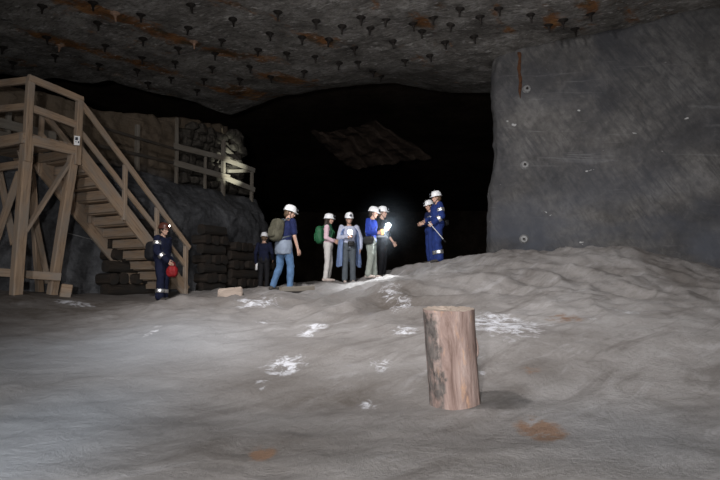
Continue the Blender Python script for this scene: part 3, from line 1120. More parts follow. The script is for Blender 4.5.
# cable on the left wall
bm = bmesh.new()
cp = []
for px in range(56, 124, 6):
    py = np.interp(px, [60, 105, 150, 180, 198, 215, 240, 262], [231, 243, 248, 238, 246, 250.5, 248, 243])
    loc, nrm = cast(LWT, px, float(py))
    if loc is None: continue
    cp.append(loc + (EYE - loc).normalized() * .05)
sm = [cp[0]] + [(a + b * 2 + c) / 4 for a, b, c in zip(cp[:-2], cp[1:-1], cp[2:])] + [cp[-1]]
tube(bm, sm, .011, 6)
cb = obj('cable', bm, M['cable'])
tag(cb, 'thin pale cable sagging along the left rock wall behind the stairs', 'cable')

# ------------------------------------------------------------------ the log post and small wood
p = at(455.5, 402.5, 4.62); p.z = gz(p.x, p.y) - .01
lg = thing('log_post', p, 'large reddish stripped log standing upright on the foreground floor', 'log')
bm = bmesh.new()
seg, n = 72, 60
Hh, r0 = .765, .203
rings = []
lb = []
for i in range(n + 1):
    t = i / n
    ring = []
    for k in range(seg):
        a = k * math.tau / seg
        ca, sa = math.cos(a), math.sin(a)
        r = r0 * (1 + .05 * mnoise.noise(Vector((ca * 1.3, sa * 1.3, t * .8))) + .025 * mnoise.noise(Vector((ca * 7, sa * 7, t * 1.2))) + .012 * mnoise.noise(Vector((ca * 20, sa * 20, t * 5))))
        r *= (.985 + .03 * (t)) + (.04 * (1 - t) ** 6)
        notch = .0
        z = -.06 + t * (Hh + .06)
        if t > .96: z += .012 * mnoise.noise(Vector((ca * 5, sa * 5, 2))) + .012 * ca * -1
        z += t * .03 * max(0, ca) ** 2 * 0
        ring.append(bm.verts.new((r * ca, r * sa * .92, z)))
        bk = 1.0 if (ca < -.55 + .35 * mnoise.noise(Vector((t * 4, sa * 2, 1.)))) else 0.0
        if ca > .93: bk = .6
        lb.append(bk * (0 if t > .97 else 1))
    rings.append(ring)
for i in range(n):
    for k in range(seg):
        bm.faces.new((rings[i][k], rings[i][(k + 1) % seg], rings[i + 1][(k + 1) % seg], rings[i + 1][k]))
bm.faces.new(rings[0][::-1])
tk = obj('trunk', bm, M['stump'], lg)
set_attr(tk, 'bark', lb)
bm = bmesh.new()
prev = None
for q, f in enumerate((1.0, .8, .55, .3, .1)):
    ring = []
    for k in range(seg):
        a = k * math.tau / seg
        ca, sa = math.cos(a), math.sin(a)
        r = r0 * 1.015 * (1 + .05 * mnoise.noise(Vector((ca * 1.3, sa * 1.3, .8))) + .025 * mnoise.noise(Vector((ca * 7, sa * 7, 1.2))) + .012 * mnoise.noise(Vector((ca * 20, sa * 20, 5))))
        z = Hh + .012 * mnoise.noise(Vector((ca * 5, sa * 5, 2))) + .012 * ca * -f + (.0 if q == 0 else .012 * mnoise.noise(Vector((ca * f * 9, sa * f * 9, 5))) - .02 * (1 - f))
        ring.append(bm.verts.new((r * ca * f * (.995 if q == 0 else 1), r * sa * .92 * f * (.995 if q == 0 else 1), z)))
    if prev:
        for k in range(seg):
            bm.faces.new((prev[k], prev[(k + 1) % seg], ring[(k + 1) % seg], ring[k]))
    prev = ring
bm.faces.new(prev)
obj('cut_face', bm, M['cutend'], lg)
lg.rotation_euler = (R(4.5), R(-4.0), 0)
# splinter standing off the right edge of the log
bm = bmesh.new()
tube(bm, [(.185, -.03, .36), (.203, -.035, .40), (.206, -.03, .46), (.196, -.03, .52)], .010, 6, .005)
obj('splinter', bm, M['stump'], lg)

p = at(230, 298, 11.0); p.z = gz(p.x, p.y)
me = None
bm = bmesh.new()
lb_ = thing('log_block', p, 'short split chunk of pale wood lying on the mound left of walking man', 'wood block', rz=R(20))
box_bm(-.23, .23, -.11, .11, -.03, .20, .03, bm)
bmesh.ops.subdivide_edges(bm, edges=bm.edges[:], cuts=3, use_grid_fill=True)
for v in bm.verts: v.co += Vector([.02 * mnoise.noise(v.co * 9 + Vector((j * 5, 0, 0))) for j in range(3)])
for v in bm.verts:
    if v.co.z > .1: v.co.z += .08 * (v.co.x)
obj('chunk', bm, M['cutend'], lb_, smooth=False)

a, b = at(281, 290.5, 10.9), at(313, 289, 11.4)
tl = thing('timber_sill', (a + b) / 2, 'short squared timber half buried in dirt at the walking man’s feet'.replace('’', "'"), 'timber')
a.z = gz(a.x, a.y) + .03; b.z = gz(b.x, b.y) + .03
beam('sill', a, b, .12, .10, M['fencewood'], tl)

# ------------------------------------------------------------------ people
def hand(bm, wrist, d, n, k, curl, s=1.0):
    """palm and five fingers; d along the hand, n out of the palm, k = +1 / -1 thumb side"""
    d = Vector(d).normalized(); n = Vector(n); n = (n - d * n.dot(d)).normalized()
    w = d.cross(n) * k
    wrist = Vector(wrist)
    for q in (-1, 0, 1):
        capsule(bm, wrist + w * .012 * q * s, wrist + d * .085 * s + w * .026 * q * s, .0155 * s, .0145 * s, 8)
    for i, (off, L) in enumerate(((.034, .072), (.0115, .08), (-.0115, .074), (-.033, .058))):
        b = wrist + d * .088 * s + w * off * s
        a1, a2, a3 = curl * .55, curl * 1.35, curl * 2.0
        dirs = [(d * math.cos(x) + n * math.sin(x) + w * off * 2.0).normalized() for x in (a1, a2, a3)]
        r = .0088 * s
        for q, (dd, f) in enumerate(zip(dirs, (.45, .32, .23))):
            e = b + dd * L * f * s
            capsule(bm, b, e, r, r * .9, 7)
            b = e; r *= .9
    b = wrist + d * .025 * s + w * .028 * s
    e = b + (d * .55 + w * .65 + n * .35 * (1 + curl * .5)).normalized() * .045 * s
    capsule(bm, b, e, .0115 * s, .0105 * s, 7)
    e2 = e + (d * .85 + w * (.25 - .4 * curl) + n * .4 * curl).normalized() * .034 * s
    capsule(bm, e, e2, .0102 * s, .0085 * s, 7)


def rotz(v, a):
    return Matrix.Rotation(a, 3, 'Z') @ Vector(v)


class Person:
    def __init__(self, label, px, py, Y, yaw, H, pose=None, head_yaw=0.0, head_pitch=0.0, group=None, wide=1.0):
        p = at(px, py, Y)
        z = gz(p.x, p.y)
        self.root = thing('person', (p.x, p.y, z), label, 'person', group, rz=R(yaw))
        self.H = H
        self.wide = wide
        J = dict(hipL=(0, .05, .52), hipR=(0, -.05, .52), kneeL=(.012, .056, .285), kneeR=(.012, -.056, .285), ankL=(-.012, .06, .05), ankR=(-.012, -.06, .05),
                 shL=(0, .108, .81), shR=(0, -.108, .81), elL=(-.02, .14, .635), elR=(-.02, -.14, .635), wrL=(.03, .135, .49), wrR=(.03, -.135, .49),
                 pelvis=(0, 0, .53), waist=(.0, 0, .62), chest=(0, 0, .74), neck=(-.002, 0, .845), head=(.012, 0, .93), toeL=0.0, toeR=0.0)
        J.update(pose or {})
        # keep the bones at human lengths: knees and elbows stay where set, ankles and wrists are checked
        self.J = {k: (Vector(v) * H if not isinstance(v, float) else v) for k, v in J.items()}
        zmin = min(self.J['ankL'].z, self.J['ankR'].z)
        self.foot_yaw = dict(L=J['toeL'], R=J['toeR'])
        self.hy, self.hp = R(head_yaw), R(head_pitch)
        self.HM = Matrix.Translation(self.J['head']) @ Matrix.Rotation(self.hy, 4, 'Z') @ Matrix.Rotation(self.hp, 4, 'Y')
        # sizes are metres for a 1.7 m figure
        self.k = H / 1.7
        self.hands = {}

    def hl(self, v):
        return self.HM @ (Vector(v) * self.k)

    def body(self, handL=None, handR=None, skin='skin', mouth=True):
        J, k = self.J, self.k
        bm = bmesh.new()
        # torso
        self.torso(bm, 0.0)
        capsule(bm, J['neck'] - Vector((0, 0, .06 * k)), J['head'] + Vector((-.012 * k, 0, -.03 * k)), .058 * k, .052 * k)
        rot = self.HM.to_3x3()
        ellipsoid(bm, self.hl((-.008, 0, .025)), (.098 * k, .077 * k, .098 * k), rot, 3)
        ellipsoid(bm, self.hl((.022, 0, -.045)), (.068 * k, .058 * k, .072 * k), rot, 3)
        ellipsoid(bm, self.hl((.062, 0, -.092)), (.024 * k, .028 * k, .02 * k), rot, 2)       # chin
        capsule(bm, self.hl((.084, 0, .008)), self.hl((.105, 0, -.032)), .009 * k, .0145 * k, 8)   # nose
        ellipsoid(bm, self.hl((.084, 0, -.066)), (.012 * k, .024 * k, .010 * k), rot, 2)     # lips
        for s in (1, -1):
            ellipsoid(bm, self.hl((-.004, .078 * s, -.012)), (.02 * k, .010 * k, .033 * k), rot, 2)
            ellipsoid(bm, self.hl((.066, .032 * s, .024)), (.022 * k, .028 * k, .009 * k), rot, 2)
            ellipsoid(bm, self.hl((.062, .042 * s, -.026)), (.02 * k, .022 * k, .02 * k), rot, 2)
        for sd, s in (('L', 1), ('R', -1)):
            capsule(bm, J['hip' + sd], J['knee' + sd], .074 * k, .05 * k)
            capsule(bm, J['knee' + sd], J['knee' + sd].lerp(J['ank' + sd], .35), .05 * k, .05 * k)
            capsule(bm, J['knee' + sd].lerp(J['ank' + sd], .3), J['ank' + sd], .05 * k, .035 * k)
            fd = rotz((1, 0, 0), R(self.foot_yaw[sd]))
            a = J['ank' + sd]
            capsule(bm, a + Vector((0, 0, -.03 * k)) - fd * .03 * k, a + fd * .13 * k + Vector((0, 0, -.048 * k)), .034 * k, .026 * k)
            capsule(bm, J['sh' + sd], J['el' + sd], .047 * k, .037 * k)
            capsule(bm, J['el' + sd], J['wr' + sd], .037 * k, .026 * k)
            spec = handL if sd == 'L' else handR
            d = (J['wr' + sd] - J['el' + sd]).normalized()
            n = Vector((0, -s, 0)); curl = .45
            if spec:
                d = Vector(spec[0]).normalized() if spec[0] else d
                n = Vector(spec[1]) if spec[1] else n
                curl = spec[2]
            # thumb towards the front of a hanging hand
            w = d.cross((n - d * n.dot(d)).normalized())
            kk = 1 if w.dot(Vector((1, 0, .6))) > 0 else -1
            hand(bm, J['wr' + sd], d, n, kk, curl, k)
            self.hands[sd] = (J['wr' + sd] + d * .09 * k + n.normalized() * .03 * k)
        me = fuse(bm, .0068, 2)
        o = link('body', me, [M[skin], M['eye'], M['lip']], self.root)
        eyes = [self.hl((.085, .031 * s, .004)) for s in (1, -1)]
        lip = self.hl((.09, 0, -.066))
        for pg in me.polygons:
            c = pg.center
            if c.z < J['neck'].z: continue
            if any((c - e).length < .0125 * k for e in eyes): pg.material_index = 1
            elif ((c - lip) @ rot).x > -.02 and abs(((c - lip) @ rot).z) < .007 * k and abs(((c - lip) @ rot).y) < .022 * k: pg.material_index = 2
        return o

    def torso(self, bm, g):
        J, k, w = self.J, self.k, self.wide
        z = Vector((0, 0, 1)) * k
        rings = [(J['pelvis'] - z * .07, .085, .12), (J['pelvis'], .112, .158), (J['pelvis'] + z * .07, .104, .148), (J['waist'], .094, .130),
                 (J['waist'].lerp(J['chest'], .5), .103, .142), (J['chest'], .113, .16), (J['chest'].lerp(J['neck'], .45), .103, .165), (J['chest'].lerp(J['neck'], .74), .08, .125), (J['neck'] - z * .012, .058, .062)]
        loft(bm, [(c, (a * w + g) * k, (b * w + g) * k) for c, a, b in rings])

    def part(self, name, bm, mat, voxel=.011, smooth=3, wrinkle=.008, wscale=9, parent=None):
        me = fuse(bm, voxel, smooth, wrinkle, wscale, seed=self.H * 10 + len(name))
        return link(name, me, M[mat], parent or self.root)

    def legs(self, bm, g=.014, hem=1.0, flare=0.0, short=None):
        J, k = self.J, self.k
        z = Vector((0, 0, 1)) * k
        loft(bm, [(J['pelvis'] - z * .09, (.09 + g) * k, (.12 + g) * k), (J['pelvis'], (.114 + g) * k, (.16 + g) * k), (J['pelvis'] + z * .10, (.102 + g) * k, (.142 + g) * k)])
        for sd in 'LR':
            h, kn, a = J['hip' + sd], J['knee' + sd], J['ank' + sd]
            capsule(bm, h, kn, (.078 + g) * k, (.055 + g) * k)
            e = kn.lerp(a, hem if hem < 1 else .96)
            capsule(bm, kn, kn.lerp(e, .4), (.055 + g) * k, (.055 + g) * k)
            capsule(bm, kn.lerp(e, .35), e, (.054 + g) * k, (.043 + g + flare) * k)

    def top(self, bm, g=.016, sleeve=1.0, hem=.09):
        """sleeve 0..2: 1 = to the elbow, 2 = to the wrist"""
        J, k, w = self.J, self.k, self.wide
        z = Vector((0, 0, 1)) * k
        rings = [(J['pelvis'] + z * (.06 - hem), .11, .152), (J['pelvis'] + z * .09, .106, .148), (J['waist'], .098, .136),
                 (J['waist'].lerp(J['chest'], .5), .105, .145), (J['chest'], .114, .16), (J['chest'].lerp(J['neck'], .45), .104, .166), (J['chest'].lerp(J['neck'], .76), .082, .128), (J['neck'] - z * .03, .064, .07)]
        loft(bm, [(c, (a * w + g) * k, (b * w + g) * k) for c, a, b in rings])
        for sd in 'LR':
            s, e, wr = J['sh' + sd], J['el' + sd], J['wr' + sd]
            if sleeve <= 1:
                capsule(bm, s, s.lerp(e, sleeve), (.052 + g) * k, (.047 + g) * k)
            else:
                capsule(bm, s, e, (.05 + g) * k, (.041 + g) * k)
                capsule(bm, e, e.lerp(wr, (sleeve - 1) * .97), (.041 + g) * k, (.03 + g) * k)

    def trousers(self, mat, **kw):
        bm = bmesh.new(); self.legs(bm, **kw)
        return self.part('trousers', bm, mat)

    def shirt(self, mat, name='shirt', **kw):
        bm = bmesh.new(); self.top(bm, **kw)
        return self.part(name, bm, mat)

    def coverall(self, mat):
        bm = bmesh.new(); self.legs(bm, g=.032, flare=.016); self.top(bm, g=.032, sleeve=2.0, hem=.02)
        o = self.part('coverall', bm, mat, wrinkle=.011)
        return o

    def band(self, parent, p, q, f, r, width=.055):
        """reflective tape round a limb at the fraction f of p-q"""
        k = self.k
        p, q = self.J[p], self.J[q]
        d = (q - p).normalized()
        c = p.lerp(q, f)
        u = d.cross(Vector((1, .1, .1))).normalized(); v = d.cross(u)
        bm = bmesh.new()
        seg = 28
        rows = []
        for t, rr_ in ((-.5, r - .008), (-.5, r), (-.25, r + .002), (.25, r + .002), (.5, r), (.5, r - .008)):
            rows.append([bm.verts.new(c + d * t * width * k + (u * math.cos(a * math.tau / seg) + v * math.sin(a * math.tau / seg)) * rr_ * k) for a in range(seg)])
        for i in range(len(rows) - 1):
            for a in range(seg): bm.faces.new((rows[i][a], rows[i][(a + 1) % seg], rows[i + 1][(a + 1) % seg], rows[i + 1][a]))
        bmesh.ops.recalc_face_normals(bm, faces=bm.faces)
        o = obj('reflective_band', bm, M['tape'], parent)
        o['label'] = 'white reflective band'
        return o

    def shoes(self, mat):
        k = self.k
        for sd in 'LR':
            bm = bmesh.new()
            fd = rotz((1, 0, 0), R(self.foot_yaw[sd]))
            a = self.J['ank' + sd]
            z0 = a.z - .05 * self.H + .0
            g = Vector((a.x, a.y, z0))
            capsule(bm, g - fd * .045 * k + Vector((0, 0, .042 * k)), g + fd * .07 * k + Vector((0, 0, .04 * k)), .043 * k, .043 * k)
            capsule(bm, g + fd * .07 * k + Vector((0, 0, .04 * k)), g + fd * .155 * k + Vector((0, 0, .031 * k)), .043 * k, .034 * k)
            capsule(bm, g - fd * .02 * k + Vector((0, 0, .05 * k)), a + Vector((0, 0, .02 * k)), .046 * k, .044 * k)
            me = fuse(bm, .009, 2)
            for v in me.vertices:
                if v.co.z < z0 + .004: v.co.z = z0 + .004
            link('shoe', me, M[mat], self.root)

    def hair(self, mat, long=0.0):
        k = self.k
        bm = bmesh.new()
        rot = self.HM.to_3x3()
        ellipsoid(bm, self.hl((-.022, 0, .03)), (.096 * k, .084 * k, .096 * k), rot, 3)
        ellipsoid(bm, self.hl((-.052, 0, -.03)), (.06 * k, .072 * k, .07 * k), rot, 3)
        if long:
            for y in (-.05, -.02, .02, .05):
                capsule(bm, self.hl((-.06, y, .0)), self.hl((-.075, y * 1.25, -.10)), .04 * k, .04 * k)
                capsule(bm, self.hl((-.075, y * 1.25, -.10)), self.hl((-.085, y * 1.3, -.10 - long)), .04 * k, .028 * k)
            for s in (1, -1):
                capsule(bm, self.hl((-.01, .08 * s, -.02)), self.hl((0.0, .085 * s, -.16)), .028 * k, .026 * k)
        return self.part('hair', bm, mat, .009, 2, .006, 22)

    def helmet(self, mat, lamp='lamp_off', tilt=0.0):
        k = self.k
        m = self.HM @ Matrix.Translation((-.004 * k, 0, .05 * k)) @ Matrix.Rotation(R(4 + tilt), 4, 'Y')
        bm = bmesh.new()
        seg = 36
        rows = []
        for sx, z in ((.90, -.012), (1.13, -.020), (1.16, -.014), (1.02, .004), (1.0, .03), (.95, .06), (.82, .092), (.60, .114), (.32, .125), (.1, .128)):
            row = []
            for q in range(seg):
                a = q * math.tau / seg
                ca, sa = math.cos(a), math.sin(a)
                br = 1.0
                if sx > 1.1: br = 1 + .22 * max(0, ca) ** 1.5
                ridge = 1 + (.03 if abs(sa) < .22 and .5 < sx < 1.01 else 0)
                row.append(bm.verts.new(m @ (Vector((.125 * sx * ca * br, .103 * sx * sa, z * ridge)) * k)))
            rows.append(row)
        for i in range(len(rows) - 1):
            for q in range(seg): bm.faces.new((rows[i][q], rows[i][(q + 1) % seg], rows[i + 1][(q + 1) % seg], rows[i + 1][q]))
        bm.faces.new(rows[-1]); bm.faces.new(rows[0][::-1])
        bmesh.ops.recalc_face_normals(bm, faces=bm.faces)
        h = obj('helmet', bm, M[mat], self.root)
        bm = bmesh.new()
        hm = m @ Matrix.Translation(Vector((.128, 0, .05)) * k) @ Matrix.Rotation(R(80), 4, 'Y')
        bmesh.ops.create_cone(bm, cap_ends=True, segments=16, radius1=.026 * k, radius2=.03 * k, depth=.04 * k, matrix=hm)
        hl = obj('headlamp', bm, M['blackleather'], h, smooth=False)
        bm = bmesh.new()
        bmesh.ops.create_uvsphere(bm, u_segments=14, v_segments=8, radius=.024 * k, matrix=hm @ Matrix.Translation((0, 0, .014 * k)))
        g = obj('lamp_lens', bm, M[lamp], h)
        bm = bmesh.new()
        for s in (1, -1):
            tube(bm, [self.hl((.0, .09 * s, .04)), self.hl((.01, .084 * s, -.05)), self.hl((.045, .03 * s, -.118)), self.hl((.05, 0, -.122))], .006 * k, 6)
        obj('chin_strap', bm, M['blackleather'], h)
        return h

    def w(self, v):
        return WORLD[self.root.name] @ Vector(v)


def soft_box(bm, c, r, rot=None, pw=4, seg=24):
    """rounded box: superellipsoid"""
    rows = []
    for i in range(1, 12):
        ph = -math.pi / 2 + math.pi * i / 12
        row = []
        for k in range(seg):
            a = k * math.tau / seg
            f = lambda v: math.copysign(abs(v) ** (2 / pw), v)
            p = Vector((f(math.cos(ph)) * f(math.cos(a)) * r[0], f(math.cos(ph)) * f(math.sin(a)) * r[1], f(math.sin(ph)) * r[2]))
            if rot is not None: p = rot @ p
            row.append(bm.verts.new(Vector(c) + p))
        rows.append(row)
    for i in range(len(rows) - 1):
        for k in range(seg): bm.faces.new((rows[i][k], rows[i][(k + 1) % seg], rows[i + 1][(k + 1) % seg], rows[i + 1][k]))
    bm.faces.new(rows[0][::-1]); bm.faces.new(rows[-1])
    return bm


def backpack(person, mat, label, size, strapmat=None, low=0.0, name='backpack'):
    P = person; k = P.k
    J = P.J
    t = thing(name, P.root.location, label, 'backpack')
    t.rotation_euler = P.root.rotation_euler
    WORLD[t.name] = WORLD[P.root.name]
    dx, wy, hz = (s * k for s in size)
    c = J['chest'] + Vector((-(.125 * k + dx), 0, -low * k))
    up = (J['chest'] - J['waist']).normalized()
    ang = math.atan2(up.x, up.z)
    rot = Matrix.Rotation(ang, 3, 'Y')
    bm = bmesh.new(); soft_box(bm, c, (dx, wy, hz), rot, 3.6)
    o = link('pack_body', fuse(bm, .012, 2, .008, 10, seed=2), M[mat], t)
    bm = bmesh.new(); soft_box(bm, c + rot @ Vector((-dx * .9, 0, -hz * .25)), (dx * .45, wy * .75, hz * .5), rot, 4)
    link('front_pocket', fuse(bm, .01, 2), M[mat], t)
    sm_ = M[strapmat or mat]
    for s, sd in ((1, 'L'), (-1, 'R')):
        bm = bmesh.new()
        y = .085 * k * s
        sh = J['sh' + sd]
        pts_ = [c + rot @ Vector((dx * .6, y, hz * .8)), Vector((J['neck'].x - .05 * k, y, sh.z + .075 * k)), Vector((J['neck'].x + .05 * k, y * 1.05, sh.z + .055 * k)), J['chest'] + Vector((.142 * k, y * 1.1, .01 * k)),
                J['chest'] + Vector((.11 * k, y * 1.6, -.13 * k)), J['waist'] + Vector((-.02 * k, y * 1.9, .02 * k)), c + rot @ Vector((dx * .6, y * 1.2, -hz * .75))]
        tube(bm, pts_, .017 * k, 8)
        obj('strap', bm, sm_, t)
    return t


def pouch(person, pos, size, mat, label, name, cat, strap=True, rot=0.0):
    P = person; k = P.k
    t = thing(name, P.root.location, label, cat)
    t.rotation_euler = P.root.rotation_euler
    WORLD[t.name] = WORLD[P.root.name]
    bm = bmesh.new(); soft_box(bm, Vector(pos) * P.H, size, Matrix.Rotation(R(rot), 3, 'Z'), 4)
    link('bag_body', fuse(bm, .008, 2), M[mat], t)
    bm = bmesh.new(); soft_box(bm, Vector(pos) * P.H + rotz((size[0] * .25, 0, size[2] * .35), R(rot)), (size[0] * 1.02, size[1] * 1.05, size[2] * .66), Matrix.Rotation(R(rot), 3, 'Z'), 4)
    link('flap', fuse(bm, .008, 2), M[mat], t)
    return t


def torch(name, label, pos, direction, rad=.035, cat='flashlight', glow='torch_glow', L=.13):
    t = thing(name, pos, label, cat)
    q = Vector(direction).normalized().to_track_quat('Z', 'Y')
    t.rotation_euler = q.to_euler()
    bm = bmesh.new()
    bmesh.ops.create_cone(bm, cap_ends=True, segments=18, radius1=.017, radius2=.017, depth=L, matrix=Matrix.Translation((0, 0, -L / 2 - .03)))
    obj('barrel', bm, M['blackleather'], t, smooth=False)
    bm = bmesh.new()
    bmesh.ops.create_cone(bm, cap_ends=True, segments=22, radius1=.018, radius2=rad, depth=.045, matrix=Matrix.Translation((0, 0, -.0235)))
    obj('bezel', bm, M['blackleather'], t, smooth=False)
    bm = bmesh.new()
    bmesh.ops.create_uvsphere(bm, u_segments=22, v_segments=12, radius=rad * .95)
    for v in bm.verts: v.co.z = v.co.z * .45 if v.co.z > 0 else v.co.z * .05
    obj('lens', bm, M[glow], t)
    return t


# 1 worker by the stairs, facing right
P = Person('worker in dark navy coveralls and dark helmet standing at the foot of stairs', 161, 299.5, 11.4, -18, 1.54,
           dict(elL=(-.03, .15, .64), wrL=(.05, .12, .52), elR=(.03, -.15, .64), wrR=(.145, -.09, .52), kneeR=(.03, -.06, .285), ankR=(.03, -.07, .05), toeL=8.0, toeR=-8.0), head_yaw=0, wide=1.15)
P.body(); cov = P.coverall('navy'); P.shoes('shoe_dark'); P.hair('hair_dark'); P.helmet('helmet_brown', 'lamp_glow')
for sd in 'LR':
    P.band(cov, 'sh' + sd, 'el' + sd, .38, .092, .085); P.band(cov, 'el' + sd, 'wr' + sd, .45, .079, .08); P.band(cov, 'knee' + sd, 'ank' + sd, .66, .102, .085)
pk1 = backpack(P, 'black', 'black rucksack on the back of the worker by the stairs', (.12, .18, .22), low=.15)
WORK1 = P
hp = P.w(P.hands['R'])
rb_ = thing('red_bag', hp + Vector((.03, 0, -.15)), 'red bag hanging from the hand of the worker by the stairs', 'bag')
bm = bmesh.new(); soft_box(bm, (0, 0, -.01), (.11, .08, .11), None, 3)
link('bag_body', fuse(bm, .009, 2, .008, 14), M['red'], rb_)
bm = bmesh.new(); tube(bm, [(-.06, 0, .1), (-.04, 0, .16), (0, 0, .18), (.04, 0, .16), (.06, 0, .1)], .009, 6)
obj('handle', bm, M['red'], rb_)

# 2 person in the dark behind the walking man
P = Person('person in dark clothes and white helmet half hidden behind the walking man', 263.5, 291.5, 14.5, 80, 1.46,
           dict(elL=(-.02, .15, .64), wrL=(.03, .16, .48), elR=(-.01, -.15, .65), wrR=(.1, -.13, .56)), wide=1.0)
P.body(); P.trousers('black'); P.shirt('navy', 'jacket', sleeve=2.0); P.shoes('shoe_dark'); P.hair('hair_brown'); P.helmet('helmet_white', 'lamp_off')
P2nd = P
hpos = P.w(P.hands['L'])
rg = thing('paper_roll', hpos + Vector((-.01, -.02, -.02)), 'small white roll in the hand of person behind the walking man', 'paper roll')
bm = bmesh.new(); tube(bm, [(0, 0, -.09), (.01, 0, .09)], .03, 12)
obj('roll', bm, M['paper'], rg)

# 3 walking man, tall, seen from behind right
P = Person('tall man in navy T-shirt and blue jeans walking with olive backpack', 283, 290, 11.2, 42, 1.70,
           dict(kneeL=(-.005, .065, .29), ankL=(-.095, .075, .055), kneeR=(.065, -.06, .295), ankR=(.045, -.07, .05), hipL=(0, .055, .52), hipR=(.01, -.055, .52),
                waist=(.015, 0, .625), chest=(.035, 0, .74), neck=(.055, 0, .845), head=(.085, 0, .925), shL=(.04, .115, .81), shR=(.045, -.115, .81),
                elL=(.03, .15, .64), wrL=(.10, .12, .52), elR=(.045, -.155, .635), wrR=(.10, -.15, .49)), head_yaw=-28, head_pitch=12, wide=1.08)
P.body(handR=(None, (0, 1, 0), .5)); P.trousers('jeans', g=.016); P.shirt('navy_tee', sleeve=.75); P.shoes('shoe_dark'); P.hair('hair_brown'); P.helmet('helmet_white', 'lamp_off')
bm = bmesh.new()
k = P.k; J = P.J; zz = Vector((0, 0, 1)) * k
loft(bm, [(J['pelvis'] + zz * .10, .130 * k, .178 * k), (J['pelvis'] + zz * .04, .142 * k, .190 * k), (J['pelvis'] - zz * .07, .146 * k, .196 * k), (J['pelvis'] - zz * .17, .140 * k, .185 * k)], power=2.2)
P.part('tied_jacket', bm, 'greyblue', .011, 2, .012, 12)
backpack(P, 'olive', 'olive canvas backpack worn by the walking man', (.105, .15, .225), 'darkgrey', low=.05)
MAN = P

# 4 woman with green backpack
P = Person('woman in pale grey trousers and white helmet with a green backpack', 328, 284, 13.0, -8, 1.54,
           dict(elL=(-.01, .13, .65), wrL=(.09, .09, .62), elR=(-.005, -.13, .65), wrR=(.10, -.06, .60), kneeL=(.02, .05, .285), kneeR=(.0, -.05, .285), ankR=(-.03, -.055, .05)), head_yaw=0, wide=.9)
P.body(); P.trousers('palegrey', g=.012); s_ = P.shirt('pink', 'pullover', sleeve=1.9); P.shoes('shoe_light'); P.hair('hair_dark', .14); P.helmet('helmet_white')
bm = bmesh.new(); k = P.k; J = P.J
loft(bm, [(J['waist'] + Vector((0, 0, -.02 * k)), .125 * k, .15 * k), (J['chest'], .135 * k, .165 * k), (J['chest'].lerp(J['neck'], .55), .115 * k, .14 * k), (J['neck'] + Vector((0, 0, .03)), .085 * k, .09 * k)])
P.part('vest', bm, 'darkgreen', .011, 2)
backpack(P, 'green', 'green backpack worn by the woman in pale trousers', (.10, .145, .23), low=.06)

# 5 woman with a shawl and torch
P = Person('woman facing the camera in open pale blue rain cape and dark trousers', 349, 284, 12.8, -82, 1.58,
           dict(elL=(.0, .17, .65), wrL=(.03, .16, .50), elR=(.01, -.15, .655), wrR=(.12, -.035, .665), kneeL=(.02, .05, .285), kneeR=(.01, -.055, .285)), head_yaw=8, head_pitch=6, wide=.95)
P.body(handR=((.75, .6, .15), (.2, .5, -.3), 1.0)); P.trousers('darkgrey', g=.016, flare=.01); P.shirt('palelilac', 'blouse', sleeve=2.0); P.shoes('shoe_light'); P.hair('hair_brown'); P.helmet('helmet_white')
bm = bmesh.new(); k = P.k; J = P.J
rows = []
for i in range(22):
    t = i / 21
    z = J['neck'].z * (1 - t) + .30 * P.H * t - .02
    sh_ = min(1, t / .16) ** .6
    rx = (.075 + .085 * sh_ + .05 * t) * k; ry = (.08 + .145 * sh_ + .075 * t) * k
    row = []
    for j in range(61):
        a = R(42 + 276 * j / 60)
        f = 1 + .07 * math.sin(a * 11 + 1.3 * math.sin(3 * t)) * min(1, t * 2.2)
        low = .10 * k * math.sin(a * 2.0 + .8) * t
        row.append(Vector((J['chest'].x + math.cos(a) * rx * f, math.sin(a) * ry * f, z + low)))
    rows.append(row)
v1 = [[bm.verts.new(p) for p in r] for r in rows]
for i in range(21):
    for j in range(60): bm.faces.new((v1[i][j], v1[i][j + 1], v1[i + 1][j + 1], v1[i + 1][j]))
bmesh.ops.solidify(bm, geom=bm.faces[:], thickness=.006)
obj('rain_cape', bm, M['shawl'], P.root)
pouch(P, (.10, .015, .565), (.05, .075, .055), 'blackleather', 'black waist pouch on the woman in the blue cape', 'waist_pouch', 'pouch')
T1 = at(350, 232, 12.8 - .30)
TD1 = (EYE - T1)
torch('flashlight', 'lit flashlight held at the chest of the woman in the blue cape', T1, TD1 + Vector((.0, 0, -.5)), .055)

# 6 person in blue jumper
P = Person('person in royal blue jumper and sage grey trousers in a white helmet', 371, 280, 12.6, -20, 1.58,
           dict(elL=(-.01, .14, .65), wrL=(.12, .09, .64), elR=(.0, -.14, .645), wrR=(.125, -.10, .625), kneeL=(.02, .055, .285), kneeR=(.015, -.06, .285), ankL=(.03, .06, .05), ankR=(-.02, -.065, .05), neck=(.015, 0, .845), head=(.04, 0, .925), chest=(.01, 0, .74)), head_yaw=14, head_pitch=8, wide=1.02)
P.body(handL=((1, -.3, .2), (0, -1, .2), .9), handR=((1, .3, .1), (0, 1, 0), .9)); P.trousers('sagegrey', g=.02, flare=.016); P.shirt('royal', 'jumper', sleeve=1.9); P.shoes('shoe_light'); P.hair('hair_dark'); P.helmet('helmet_white')
pouch(P, (.0, -.115, .53), (.11, .05, .09), 'blackleather', 'black shoulder bag on the hip of the person in blue jumper', 'shoulder_bag', 'bag')
bm = bmesh.new(); k = P.k; J = P.J
bg = bpy.data.objects['shoulder_bag']
